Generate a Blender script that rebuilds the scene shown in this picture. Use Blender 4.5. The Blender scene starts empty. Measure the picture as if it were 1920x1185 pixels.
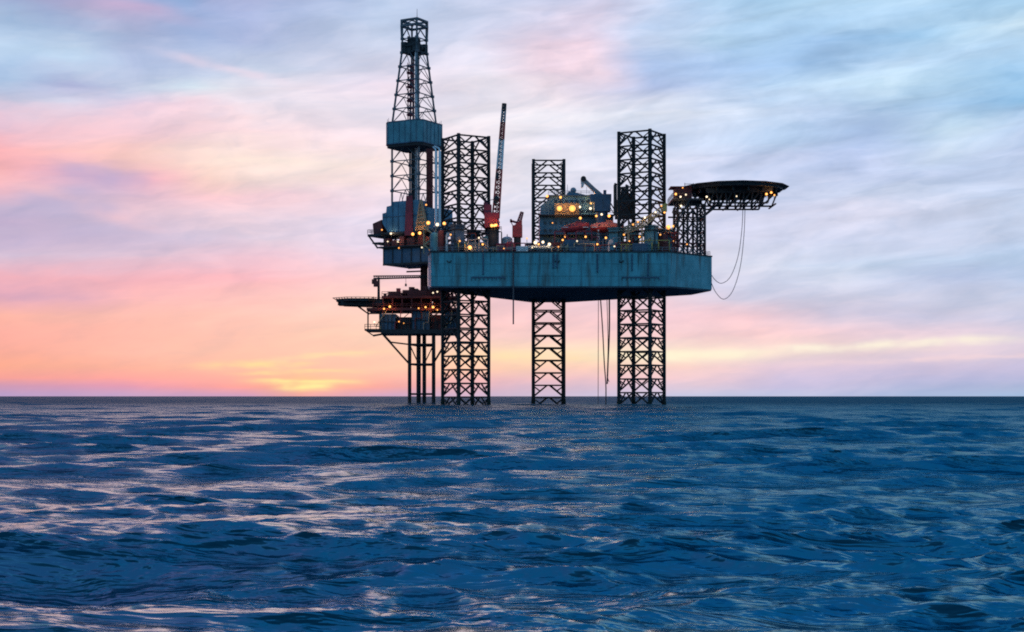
import bpy, math, random
import numpy as np
from mathutils import Vector, Matrix

random.seed(7)
sc = bpy.context.scene
C = sc.collection
R = math.radians

# ------------------------------------------------------------------ camera
F = 2858.0            # focal length in pixels of the 1920 wide frame
CX, HY = 960.0, 743.0 # principal column, horizon row
CAM_H = 2.3
cam_d = bpy.data.cameras.new("camera")
cam = bpy.data.objects.new("camera", cam_d)
C.objects.link(cam)
cam.location = (0, 0, CAM_H)
cam.rotation_euler = (R(90), 0, 0)
cam_d.sensor_width = 36.0
cam_d.lens = 36.0 * F / 1920.0
cam_d.shift_y = (HY - 592.5) / 1920.0
cam_d.clip_start = 0.2
cam_d.clip_end = 200000.0
sc.camera = cam

sc.view_settings.view_transform = 'Standard'
sc.view_settings.look = 'None'
sc.view_settings.exposure = 0.0
sc.view_settings.gamma = 1.0
sc.cycles.max_bounces = 5
sc.cycles.diffuse_bounces = 2
sc.cycles.glossy_bounces = 3
sc.cycles.caustics_reflective = False
sc.cycles.caustics_refractive = False
sc.cycles.sample_clamp_indirect = 4.0
sc.cycles.filter_width = 1.9
sc.cycles.use_denoising = False

# ------------------------------------------------------------------ node helpers
def lin(c):
    c = c / 255.0
    return c / 12.92 if c <= 0.04045 else ((c + 0.055) / 1.055) ** 2.4
def rgb(t, a=1.0):
    return (lin(t[0]), lin(t[1]), lin(t[2]), a)

class NT:
    def __init__(s, tree):
        s.t = tree; s.n = tree.nodes; s.l = tree.links
    def new(s, typ, **kw):
        n = s.n.new(typ)
        for k, v in kw.items(): setattr(n, k, v)
        return n
    def put(s, inp, v):
        if isinstance(v, bpy.types.NodeSocket): s.l.new(v, inp)
        else: inp.default_value = v
    def m(s, op, a, b=0.0, c=0.0, clamp=False):
        n = s.new('ShaderNodeMath', operation=op, use_clamp=clamp)
        s.put(n.inputs[0], a); s.put(n.inputs[1], b); s.put(n.inputs[2], c)
        return n.outputs[0]
    def mix(s, fac, a, b, mode='MIX'):
        n = s.new('ShaderNodeMix', data_type='RGBA', blend_type=mode)
        n.clamp_factor = True
        s.put(n.inputs[0], fac); s.put(n.inputs[6], a); s.put(n.inputs[7], b)
        return n.outputs[2]
    def rng(s, v, a, b, c=0.0, d=1.0, kind='LINEAR'):
        n = s.new('ShaderNodeMapRange', interpolation_type=kind)
        for i, x in enumerate((v, a, b, c, d)): s.put(n.inputs[i], x)
        return n.outputs[0]
    def vec(s, x, y, z):
        n = s.new('ShaderNodeCombineXYZ')
        s.put(n.inputs[0], x); s.put(n.inputs[1], y); s.put(n.inputs[2], z)
        return n.outputs[0]
    def noise(s, v, scale=1.0, detail=4.0, rough=0.55, dist=0.0):
        n = s.new('ShaderNodeTexNoise')
        s.put(n.inputs['Vector'], v)
        n.inputs['Scale'].default_value = scale
        n.inputs['Detail'].default_value = detail
        n.inputs['Roughness'].default_value = rough
        n.inputs['Distortion'].default_value = dist
        return n.outputs['Fac']
    def ramp(s, fac, stops):
        n = s.new('ShaderNodeValToRGB')
        e = n.color_ramp.elements
        n.color_ramp.interpolation = 'EASE' if False else 'LINEAR'
        while len(e) < len(stops): e.new(0.5)
        for el, (p, col) in zip(e, stops):
            el.position = p; el.color = col
        s.put(n.inputs[0], fac)
        return n.outputs[0]

# ------------------------------------------------------------------ sky
SUN_AZ, SUN_EL = math.atan((570 - CX) / F), R(1.6)
W = bpy.data.worlds.new("World")
sc.world = W
W.use_nodes = True
w = NT(W.node_tree)
w.n.clear()
tc = w.new('ShaderNodeTexCoord')
sep = w.new('ShaderNodeSeparateXYZ'); w.l.new(tc.outputs['Generated'], sep.inputs[0])
dx, dy, dz = sep.outputs
az = w.m('ARCTAN2', dx, dy)
el = w.m('ARCSINE', dz)
# cloud turbulence that bends the bands of the sunset sky
tilt = w.m('MULTIPLY_ADD', az, -0.06, el)
nv = w.vec(w.m('MULTIPLY', az, 7.0), w.m('MULTIPLY', tilt, 34.0), 3.1)
n1 = w.noise(nv, 1.0, 5.0, 0.55, 0.3)
nv2 = w.vec(w.m('MULTIPLY', az, 6.0), w.m('MULTIPLY', el, 22.0), 11.7)
n2 = w.noise(nv2, 1.0, 4.0, 0.5, 0.2)
low = w.rng(el, 0.0, 0.10, 0.10, 1.0)
az2 = w.m('MULTIPLY_ADD', w.m('SUBTRACT', n2, 0.5), 0.07, az)
el2 = w.m('MULTIPLY_ADD', w.m('MULTIPLY', w.m('SUBTRACT', n1, 0.5), low), 0.034, el)

ROWS = [  # (row in the frame, [(column, colour)...])
 (741, [(0,(185,160,203)),(240,(190,163,203)),(480,(205,160,192)),(570,(235,170,165)),(680,(208,168,198)),(960,(205,190,215)),(1280,(200,205,232)),(1600,(185,195,228)),(1920,(165,192,226))]),
 (725, [(0,(202,155,185)),(240,(218,155,183)),(470,(250,165,160)),(570,(253,188,148)),(680,(250,172,165)),(960,(220,190,208)),(1280,(222,205,222)),(1450,(200,195,226)),(1920,(172,186,220))]),
 (710, [(0,(248,156,148)),(240,(250,160,158)),(440,(251,170,160)),(570,(254,200,155)),(700,(252,182,167)),(960,(238,194,200)),(1280,(245,210,215)),(1450,(208,198,226)),(1920,(185,188,222))]),
 (690, [(0,(252,168,140)),(240,(252,177,156)),(480,(252,190,166)),(700,(253,200,174)),(960,(250,208,185)),(1280,(250,215,208)),(1450,(228,206,224)),(1650,(215,200,222)),(1920,(202,196,225))]),
 (660, [(0,(252,170,152)),(240,(252,187,170)),(480,(252,197,176)),(700,(253,207,182)),(960,(253,222,188)),(1280,(254,238,212)),(1420,(253,228,214)),(1600,(240,215,216)),(1920,(228,212,228))]),
 (630, [(0,(252,172,160)),(240,(252,186,172)),(480,(253,196,180)),(700,(253,214,190)),(960,(250,210,205)),(1280,(252,214,214)),(1420,(252,212,214)),(1600,(240,212,222)),(1920,(222,212,230))]),
 (600, [(0,(252,180,165)),(240,(252,190,180)),(480,(253,199,186)),(700,(253,214,197)),(960,(248,206,208)),(1280,(252,212,220)),(1420,(245,208,217)),(1580,(213,206,227)),(1920,(205,208,232))]),
 (565, [(0,(222,170,192)),(120,(228,176,194)),(240,(250,188,190)),(480,(252,198,195)),(700,(253,214,205)),(960,(245,206,214)),(1280,(232,210,224)),(1420,(212,211,232)),(1900,(203,210,233))]),
 (530, [(0,(240,180,194)),(240,(246,183,195)),(480,(252,190,200)),(700,(252,210,211)),(960,(235,212,225)),(1280,(215,215,238)),(1600,(210,219,240)),(1800,(188,202,233)),(1920,(186,206,236))]),
 (490, [(0,(212,194,218)),(240,(216,194,215)),(480,(238,203,220)),(700,(241,212,226)),(960,(228,215,236)),(1400,(220,224,242)),(1620,(206,221,244)),(1920,(182,206,236))]),
 (455, [(0,(195,178,210)),(220,(198,188,217)),(480,(224,209,227)),(700,(232,220,240)),(960,(228,222,242)),(1400,(216,220,243)),(1920,(203,217,243))]),
 (415, [(0,(198,184,214)),(110,(192,184,215)),(220,(230,197,212)),(480,(236,213,227)),(700,(233,224,243)),(960,(228,227,245)),(1350,(214,219,245)),(1600,(220,222,243)),(1920,(205,219,244))]),
 (375, [(0,(244,190,202)),(130,(203,184,214)),(240,(228,194,214)),(400,(250,205,212)),(520,(250,213,222)),(720,(240,222,235)),(960,(230,230,246)),(1350,(208,217,245)),(1700,(207,220,245)),(1920,(200,215,242))]),
 (340, [(0,(252,182,184)),(110,(225,178,200)),(190,(207,180,212)),(270,(247,190,203)),(380,(252,216,206)),(480,(253,228,222)),(720,(250,230,232)),(960,(236,234,247)),(1350,(206,217,245)),(1700,(200,213,242)),(1920,(202,217,244))]),
 (300, [(0,(252,180,186)),(120,(252,195,196)),(240,(253,205,199)),(400,(253,231,220)),(560,(253,235,226)),(720,(251,233,231)),(960,(241,236,246)),(1110,(229,232,248)),(1400,(204,216,245)),(1650,(188,205,240)),(1780,(204,222,246)),(1920,(198,214,244))]),
 (258, [(0,(242,200,216)),(240,(250,208,217)),(480,(252,225,230)),(720,(244,230,240)),(960,(241,237,247)),(1230,(205,220,246)),(1480,(192,216,245)),(1660,(176,201,238)),(1790,(206,230,248)),(1920,(185,211,242))]),
 (215, [(0,(200,200,224)),(100,(220,220,240)),(240,(222,205,226)),(360,(243,217,231)),(480,(238,229,241)),(720,(238,230,242)),(960,(243,240,248)),(1230,(231,237,251)),(1380,(212,228,250)),(1560,(195,216,245)),(1920,(150,198,236))]),
 (170, [(0,(175,200,232)),(100,(180,186,223)),(240,(203,214,237)),(370,(224,238,249)),(480,(234,230,242)),(720,(235,224,240)),(900,(242,236,246)),(1010,(243,230,240)),(1220,(188,205,242)),(1450,(190,219,248)),(1700,(202,230,250)),(1920,(162,205,240))]),
 (128, [(0,(193,218,244)),(120,(198,221,245)),(240,(178,195,229)),(360,(184,200,230)),(480,(205,219,240)),(720,(222,220,239)),(900,(233,230,245)),(1030,(244,220,233)),(1130,(240,218,232)),(1230,(178,203,241)),(1500,(160,198,238)),(1720,(194,222,248)),(1920,(182,216,245))]),
 (80, [(0,(165,190,222)),(160,(172,192,224)),(260,(176,188,222)),(380,(160,182,222)),(480,(176,190,226)),(720,(202,214,238)),(900,(215,220,242)),(1040,(240,218,234)),(1130,(238,215,231)),(1210,(203,216,243)),(1380,(189,221,248)),(1560,(160,198,238)),(1740,(166,208,242)),(1920,(207,233,250))]),
 (40, [(0,(157,172,212)),(140,(180,175,210)),(200,(190,176,212)),(270,(183,176,214)),(340,(158,180,222)),(480,(172,186,226)),(720,(192,210,238)),(960,(210,216,241)),(1120,(228,216,236)),(1230,(200,218,247)),(1480,(184,218,246)),(1700,(180,215,245)),(1920,(172,212,242))]),
 (0, [(0,(157,163,209)),(90,(170,165,208)),(240,(140,175,220)),(330,(136,175,222)),(390,(172,180,220)),(480,(174,184,223)),(720,(187,207,237)),(960,(207,214,240)),(1110,(214,213,238)),(1240,(205,221,248)),(1330,(176,212,245)),(1480,(170,211,242)),(1700,(194,226,249)),(1920,(168,210,241))]),
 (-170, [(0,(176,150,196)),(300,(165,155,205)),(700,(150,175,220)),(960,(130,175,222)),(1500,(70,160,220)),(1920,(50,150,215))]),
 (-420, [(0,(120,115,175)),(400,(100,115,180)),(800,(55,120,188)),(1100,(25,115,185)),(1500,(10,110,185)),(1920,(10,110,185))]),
]
AZR = 0.62
def tcol(px): return (math.atan((px - CX) / F) + AZR) / (2 * AZR)
fac = w.m('DIVIDE', w.m('ADD', az2, AZR), 2 * AZR, clamp=True)
sky = None
prev_e = None
for row, stops in ROWS:
    e = math.atan((HY - row) / F)
    if 600 <= row <= 710:   # the salmon veil low over the sea left of the rig
        stops = [(px, tuple(a * 0.82 + b * 0.18 for a, b in zip(c, (252, 200, 194)))) if px < 520 or 650 < px < 800 else (px, c) for px, c in stops]
    st = [(tcol(px), rgb(c)) for px, c in stops]
    col = w.ramp(fac, st)
    if sky is None: sky = col
    else: sky = w.mix(w.rng(el2, prev_e, e), sky, col)
    prev_e = e
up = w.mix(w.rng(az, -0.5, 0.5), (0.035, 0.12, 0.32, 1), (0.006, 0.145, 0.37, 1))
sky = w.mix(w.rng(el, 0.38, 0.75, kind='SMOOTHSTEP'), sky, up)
# fine cloud streaks: light and shade of the altostratus sheet
sv = w.vec(w.m('MULTIPLY', az, 14.0), w.m('MULTIPLY', w.m('MULTIPLY_ADD', az, -0.10, el), 95.0), 0.0)
sn = w.noise(sv, 1.0, 4.0, 0.5, 0.4)
sv2 = w.vec(w.m('MULTIPLY', az2, 19.0), w.m('MULTIPLY', w.m('MULTIPLY_ADD', az, -0.16, el2), 58.0), 5.0)
sn2 = w.noise(sv2, 1.0, 4.0, 0.5, 0.5)
sv3 = w.vec(w.m('MULTIPLY', az2, 42.0), w.m('MULTIPLY', w.m('MULTIPLY_ADD', az, -0.12, el2), 190.0), 8.0)
sn3 = w.noise(sv3, 1.0, 7.0, 0.6, 0.8)
amp = w.m('MULTIPLY', w.rng(az, -0.30, 0.12, 0.55, 1.15), w.rng(el, 0.02, 0.11, 0.35, 1.0))
gain = w.m('ADD', w.rng(sn, 0.28, 0.72, -0.075, 0.075), w.rng(sn2, 0.30, 0.70, -0.12, 0.075))
gain = w.m('ADD', gain, w.rng(sn3, 0.25, 0.75, -0.03, 0.03))
gain = w.m('MULTIPLY_ADD', gain, amp, 1.0)
warm = w.rng(w.m('MULTIPLY_ADD', sn3, 0.4, w.m('MULTIPLY', sn2, 0.6)), 0.36, 0.62, 0.0, 1.0)
tint = w.mix(warm, (0.93, 0.975, 1.015, 1), (1.035, 1.005, 0.99, 1))
sky = w.mix(1.0, sky, tint, 'MULTIPLY')
vs = w.new('ShaderNodeVectorMath', operation='SCALE'); w.l.new(sky, vs.inputs[0]); w.l.new(gain, vs.inputs['Scale'])
sky = vs.outputs[0]
# light streaks near the horizon: thin cloud edges lit from below
def streak(px0, y0, px1, y1, half, width, colr, amt, nz):
    global sky
    a0, a1 = math.atan((px0 - CX) / F), math.atan((px1 - CX) / F)
    e0, e1 = (HY - y0) / F, (HY - y1) / F
    k = (e1 - e0) / (a1 - a0)
    wob = w.noise(w.vec(w.m('MULTIPLY', az, 30.0), w.m('MULTIPLY', el, 150.0), nz), 1.0, 3.0)
    ln = w.m('MULTIPLY_ADD', w.m('SUBTRACT', az, a0), k, e0)
    d = w.m('DIVIDE', w.m('ADD', w.m('SUBTRACT', el, ln), w.m('MULTIPLY', w.m('SUBTRACT', wob, 0.5), 0.006)), half / F)
    g = w.m('EXPONENT', w.m('MULTIPLY', w.m('MULTIPLY', d, d), -1.0))
    mid, hw = (a0 + a1) / 2, width / F
    q = w.m('DIVIDE', w.m('SUBTRACT', az, mid), hw)
    q = w.m('EXPONENT', w.m('MULTIPLY', w.m('POWER', w.m('ABSOLUTE', q), 4.0), -1.0))
    br = w.rng(w.noise(w.vec(w.m('MULTIPLY', az, 45.0), w.m('MULTIPLY', el, 60.0), nz + 9), 1.0, 2.0), 0.35, 0.6, 0.45, 1.0)
    sky = w.mix(w.m('MULTIPLY', w.m('MULTIPLY', w.m('MULTIPLY', g, q), br), amt), sky, rgb(colr))
streak(1150, 668, 1420, 665, 9, 150, (255, 248, 218), 0.9, 1.0)
streak(1400, 660, 1900, 640, 8, 260, (255, 246, 226), 0.9, 2.0)
streak(1500, 684, 1960, 668, 5, 230, (250, 220, 222), 0.6, 3.0)
streak(900, 668, 1100, 672, 9, 120, (254, 232, 180), 0.6, 4.0)
streak(400, 686, 560, 683, 5, 100, (255, 228, 160), 0.75, 5.0)
streak(470, 700, 640, 696, 4, 110, (255, 228, 160), 0.6, 6.0)
streak(500, 674, 720, 660, 5, 130, (255, 228, 175), 0.6, 7.0)
streak(490, 716, 660, 718, 4, 95, (255, 236, 160), 0.85, 8.0)
streak(530, 726, 615, 726, 6, 50, (255, 248, 165), 1.0, 9.0)
streak(90, 20, 330, 62, 11, 150, (206, 182, 216), 0.45, 10.0)
streak(330, 130, 520, 165, 9, 120, (246, 222, 236), 0.5, 12.0)
streak(0, 355, 240, 425, 12, 150, (250, 200, 205), 0.4, 14.0)
streak(120, 338, 260, 350, 15, 75, (192, 174, 212), 0.75, 21.0)
streak(60, 392, 220, 408, 14, 90, (190, 180, 214), 0.6, 22.0)
streak(0, 455, 240, 452, 16, 140, (192, 180, 212), 0.45, 23.0)
# the side of the sky away from the sunset
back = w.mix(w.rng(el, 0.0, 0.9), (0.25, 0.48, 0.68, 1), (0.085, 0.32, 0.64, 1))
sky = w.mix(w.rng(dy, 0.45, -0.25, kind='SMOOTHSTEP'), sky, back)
sky = w.mix(w.rng(el, -0.02, 0.0), (0.02, 0.06, 0.12, 1), sky)
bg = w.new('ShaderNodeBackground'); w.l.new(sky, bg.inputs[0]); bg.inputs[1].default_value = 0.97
nis = w.new('ShaderNodeTexSky', sky_type='NISHITA')
nis.sun_disc = False
nis.sun_elevation = SUN_EL
nis.sun_rotation = SUN_AZ
bg2 = w.new('ShaderNodeBackground'); w.l.new(nis.outputs[0], bg2.inputs[0]); bg2.inputs[1].default_value = 0.003
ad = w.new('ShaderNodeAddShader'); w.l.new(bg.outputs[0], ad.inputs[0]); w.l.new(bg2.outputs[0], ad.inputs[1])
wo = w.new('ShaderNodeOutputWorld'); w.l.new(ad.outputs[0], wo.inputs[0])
W.cycles.sampling_method = 'MANUAL'
W.cycles.sample_map_resolution = 1024

# ------------------------------------------------------------------ sun: setting behind thin cloud
sd = bpy.data.lights.new("sun", 'SUN')
sd.energy = 0.45
sd.angle = R(28)
sd.color = (1.0, 0.34, 0.27)
so = bpy.data.objects.new("sun", sd); C.objects.link(so)
sun_dir = Vector((math.sin(SUN_AZ) * math.cos(SUN_EL), math.cos(SUN_AZ) * math.cos(SUN_EL), math.sin(SUN_EL)))
so.rotation_euler = sun_dir.to_track_quat('Z', 'Y').to_euler()
so.location = (0, 0, 150)

# ------------------------------------------------------------------ materials
MATS = {}
def paint(name, col, rough=0.6, var=0.35, scale=0.6, rust=0.0, metal=0.0, streak_scale=None):
    """painted steel with mottling; rust = amount of brown weathering"""
    m = bpy.data.materials.new(name); m.use_nodes = True
    t = NT(m.node_tree); b = t.n['Principled BSDF']
    tc = t.new('ShaderNodeTexCoord').outputs['Object']
    n = t.noise(tc, scale, 6.0, 0.65)
    dark = tuple(c * (1 - var) for c in col) + (1,)
    lite = tuple(min(1, c * (1 + var * 0.6)) for c in col) + (1,)
    c = t.mix(t.rng(n, 0.3, 0.7), dark, lite)
    if rust:
        mp = t.new('ShaderNodeMapping'); t.l.new(tc, mp.inputs[0])
        ss = streak_scale or (0.9, 0.9, 0.10)
        mp.inputs['Scale'].default_value = ss
        r = t.noise(mp.outputs[0], 1.0, 5.0, 0.65)
        c = t.mix(t.m('MULTIPLY', t.rng(r, 0.52, 0.72), rust), c, (0.075, 0.045, 0.03, 1))
        r2 = t.noise(mp.outputs[0], 2.3, 4.0, 0.6)
        c = t.mix(t.m('MULTIPLY', t.rng(r2, 0.56, 0.75), rust * 0.6), c, (0.02, 0.022, 0.024, 1))
    t.l.new(c, b.inputs['Base Color'])
    t.l.new(t.rng(n, 0.2, 0.8, min(1, rough + 0.1), max(0.05, rough - 0.12)), b.inputs['Roughness'])
    b.inputs['Metallic'].default_value = metal
    MATS[name] = m
    return m
def glow(name, col, strength):
    m = bpy.data.materials.new(name); m.use_nodes = True
    t = NT(m.node_tree); b = t.n['Principled BSDF']
    b.inputs['Base Color'].default_value = (0.06, 0.05, 0.04, 1)
    b.inputs['Emission Color'].default_value = col + (1,)
    b.inputs['Emission Strength'].default_value = strength
    MATS[name] = m
    return m

HULL = paint('hull_paint', (0.09, 0.39, 0.46), 0.55, 0.3, 0.25, rust=0.8, streak_scale=(0.55, 0.55, 0.05))
_t = NT(HULL.node_tree); _b = _t.n['Principled BSDF']
_src = _b.inputs['Base Color'].links[0].from_socket
_tc = _t.new('ShaderNodeTexCoord').outputs['Object']
_sp = _t.new('ShaderNodeSeparateXYZ'); _t.l.new(_tc, _sp.inputs[0])
_col = _t.noise(_t.vec(_sp.outputs[0], _sp.outputs[1], 0.0), 0.9, 5.0, 0.75)
_len = _t.rng(_t.noise(_t.vec(_sp.outputs[0], _sp.outputs[1], 7.0), 0.35, 3.0, 0.6), 0.3, 0.7, 36.8, 31.0)
_dr = _t.m('MULTIPLY', _t.rng(_col, 0.50, 0.62), _t.rng(_t.m('SUBTRACT', _sp.outputs[2], _len), -0.3, 2.2))
_t.l.new(_t.mix(_t.m('MULTIPLY', _dr, 0.8), _src, (0.018, 0.032, 0.036, 1)), _b.inputs['Base Color'])
UNDER = paint('bottom_paint', (0.06, 0.09, 0.13), 0.8, 0.4, 0.3)
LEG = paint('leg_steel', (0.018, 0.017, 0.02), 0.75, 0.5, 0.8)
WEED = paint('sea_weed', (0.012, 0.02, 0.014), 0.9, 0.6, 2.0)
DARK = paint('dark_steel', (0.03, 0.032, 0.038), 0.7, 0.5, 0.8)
MAST = paint('mast_steel', (0.12, 0.13, 0.15), 0.6, 0.4, 0.8)
GREY = paint('grey_paint', (0.26, 0.29, 0.33), 0.6, 0.35, 0.7, rust=0.3)
BLUE = paint('blue_grey_paint', (0.10, 0.25, 0.36), 0.6, 0.35, 0.4, rust=0.35)
NAVY = paint('navy_paint', (0.055, 0.12, 0.20), 0.6, 0.35, 0.4, rust=0.3)
TEAL = paint('teal_paint', (0.10, 0.30, 0.36), 0.6, 0.35, 0.4, rust=0.4)
WHITE = paint('white_paint', (0.75, 0.76, 0.78), 0.5, 0.15, 0.8, rust=0.2)
RED = paint('red_paint', (0.58, 0.045, 0.04), 0.5, 0.35, 0.7, rust=0.3)
MAROON = paint('maroon_paint', (0.28, 0.028, 0.05), 0.6, 0.35, 0.7)
BROWN = paint('brown_steel', (0.18, 0.036, 0.034), 0.75, 0.4, 0.7)
ORANGE = paint('orange_paint', (0.85, 0.20, 0.13), 0.4, 0.2, 0.7)
YELLOW = paint('yellow_paint', (0.62, 0.42, 0.10), 0.55, 0.3, 0.8, rust=0.3)
TAN = paint('tan_paint', (0.45, 0.33, 0.2), 0.6, 0.3, 0.8)
GLASS = paint('dark_glass', (0.02, 0.03, 0.04), 0.12, 0.2, 1.0)
DECKM = paint('deck_plate', (0.06, 0.085, 0.09), 0.8, 0.5, 0.6, rust=0.4, streak_scale=(0.3, 0.3, 0.3))
WIRE = paint('wire_rope', (0.05, 0.045, 0.045), 0.7, 0.3, 2.0)
HOSE = paint('rubber_hose', (0.10, 0.075, 0.085), 0.7, 0.3, 2.0)
LAMP = glow('lamp_amber', (1.0, 0.40, 0.09), 1.9)
LAMPW = glow('lamp_white', (1.0, 0.80, 0.55), 1.6)
PANE = glow('lit_pane', (1.0, 0.62, 0.25), 1.6)

# ------------------------------------------------------------------ mesh builder
def V(*a): return Vector(a)
class MB:
    def __init__(s): s.v = []; s.f = []; s.sm = []
    def add(s, vs, fs, smooth=False):
        o = len(s.v)
        s.v += [tuple(x) for x in vs]
        s.f += [tuple(i + o for i in f) for f in fs]
        s.sm += [smooth] * len(fs)
        return s
    def hull8(s, b, t):
        n = len(b)
        fs = [tuple(range(n - 1, -1, -1)), tuple(range(n, 2 * n))]
        fs += [(i, (i + 1) % n, n + (i + 1) % n, n + i) for i in range(n)]
        return s.add(list(b) + list(t), fs)
    def prism(s, poly, z0, z1):
        return s.hull8([(x, y, z0) for x, y in poly], [(x, y, z1) for x, y in poly])
    def box(s, c, size, rz=0.0):
        hx, hy, hz = size[0] / 2, size[1] / 2, size[2] / 2
        cs, sn = math.cos(rz), math.sin(rz)
        p = [(c[0] + x * cs - y * sn, c[1] + x * sn + y * cs) for x, y in ((-hx, -hy), (hx, -hy), (hx, hy), (-hx, hy))]
        return s.prism(p, c[2] - hz, c[2] + hz)
    def frame(s, p, q):
        d = (V(*q) - V(*p)); L = d.length; d = d / L if L else V(0, 0, 1)
        u = V(0, 0, 1) if abs(d.z) < 0.95 else V(1, 0, 0)
        a = d.cross(u).normalized(); b = a.cross(d).normalized()
        return a, b
    def bar(s, p, q, wd, dp=None):
        dp = dp or wd
        a, b = s.frame(p, q); p = V(*p); q = V(*q)
        k = [a * wd / 2 + b * dp / 2, -a * wd / 2 + b * dp / 2, -a * wd / 2 - b * dp / 2, a * wd / 2 - b * dp / 2]
        return s.hull8([p + x for x in k], [q + x for x in k])
    def cyl(s, p, q, r, r2=None, n=10, smooth=True):
        r2 = r if r2 is None else r2
        a, b = s.frame(p, q); p = V(*p); q = V(*q)
        ring = [(a * math.cos(2 * math.pi * i / n) + b * math.sin(2 * math.pi * i / n)) for i in range(n)]
        vs = [p + x * r for x in ring] + [q + x * r2 for x in ring]
        s.add(vs, [(i, (i + 1) % n, n + (i + 1) % n, n + i) for i in range(n)], smooth)
        s.add(vs, [tuple(range(n - 1, -1, -1)), tuple(range(n, 2 * n))])
        return s
    def path(s, pts, r, n=6):
        for a, b in zip(pts, pts[1:]): s.cyl(a, b, r, n=n)
        return s
    def ell(s, c, r, nu=12, nv=7, cut=None):
        """ellipsoid; r = (rx, ry, rz)"""
        vs, fs = [], []
        for j in range(nv + 1):
            th = math.pi * j / nv - math.pi / 2
            for i in range(nu):
                ph = 2 * math.pi * i / nu
                vs.append((c[0] + r[0] * math.cos(th) * math.cos(ph), c[1] + r[1] * math.cos(th) * math.sin(ph), c[2] + r[2] * math.sin(th)))
        for j in range(nv):
            for i in range(nu):
                fs.append((j * nu + i, j * nu + (i + 1) % nu, (j + 1) * nu + (i + 1) % nu, (j + 1) * nu + i))
        return s.add(vs, fs, True)
    def extr(s, prof, n0, n1):
        """closed profile of 3D points extruded by a vector n1-n0"""
        d = V(*n1) - V(*n0)
        return s.hull8([V(*p) for p in prof], [V(*p) + d for p in prof])
    def rail(s, pts, z=None, h=1.1, step=2.0, t=0.07):
        for p, q in zip(pts, pts[1:]):
            p = V(*p); q = V(*q); L = (q - p).length
            n = max(1, int(L / step))
            for i in range(n + 1):
                a = p.lerp(q, i / n); s.bar(a, a + V(0, 0, h), t)
            for f in (0.55, 1.0):
                s.bar(p + V(0, 0, h * f), q + V(0, 0, h * f), t)
        return s
    def build(s, name, mat, parent=None, at=None):
        me = bpy.data.meshes.new(name)
        org = V(*at) if at is not None else (WPOS[parent.name] if parent else V(0, 0, 0))
        me.from_pydata([V(*v) - org for v in s.v], [], s.f)
        me.polygons.foreach_set('use_smooth', s.sm)
        me.materials.append(mat)
        import bmesh
        bm = bmesh.new(); bm.from_mesh(me)
        bmesh.ops.recalc_face_normals(bm, faces=bm.faces[:]); bm.to_mesh(me); bm.free()
        o = bpy.data.objects.new(name, me); C.objects.link(o)
        if parent:
            o.parent = parent
            o.location = org - WPOS[parent.name]
        else: o.location = org
        WPOS[o.name] = org
        return o
WPOS = {}
def tag(o, label, cat, group=None):
    o['label'] = label; o['category'] = cat
    if group: o['group'] = group
    return o
def thing(name, loc, label, cat, group=None):
    o = bpy.data.objects.new(name, None); C.objects.link(o)
    o.location = loc; WPOS[o.name] = V(*loc)
    o.empty_display_size = 0.5
    return tag(o, label, cat, group)
def P(px, py, Y):
    return V((px - CX) * Y / F, Y, CAM_H + (HY - py) * Y / F)
def lamp(par, p, r=0.5, white=False, dirn=(0, -1, 0)):
    """floodlight fitting: lens and a dark hood with its bracket"""
    p = V(*p); r = r * random.uniform(0.66, 0.9)
    hood = MB().cyl(p + V(0, 0.6, 0), p + V(0, 0.02, 0), r * 0.55, r * 0.8, 10)
    hood.bar(p + V(0, 0.5, -0.1), p + V(0, 0.5, -1.0), 0.12)
    h = hood.build('floodlight', DARK, par)
    MB().ell(p - V(0, r * 0.2, 0), (r, r * 0.6, r), 10, 6).build('lens', LAMPW if white else LAMP, h)
    if r >= 0.24:
        ld = bpy.data.lights.new('lamp_light', 'POINT')
        ld.energy = min(260.0, 900.0 * r * r); ld.shadow_soft_size = r * 0.8
        ld.color = (1.0, 0.72, 0.42) if white else (1.0, 0.44, 0.12)
        lo = bpy.data.objects.new('lamp_light', ld); C.objects.link(lo)
        lo.parent = h; lo.location = p + V(0, -r * 1.3, 0) - WPOS[h.name]
    return h

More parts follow.
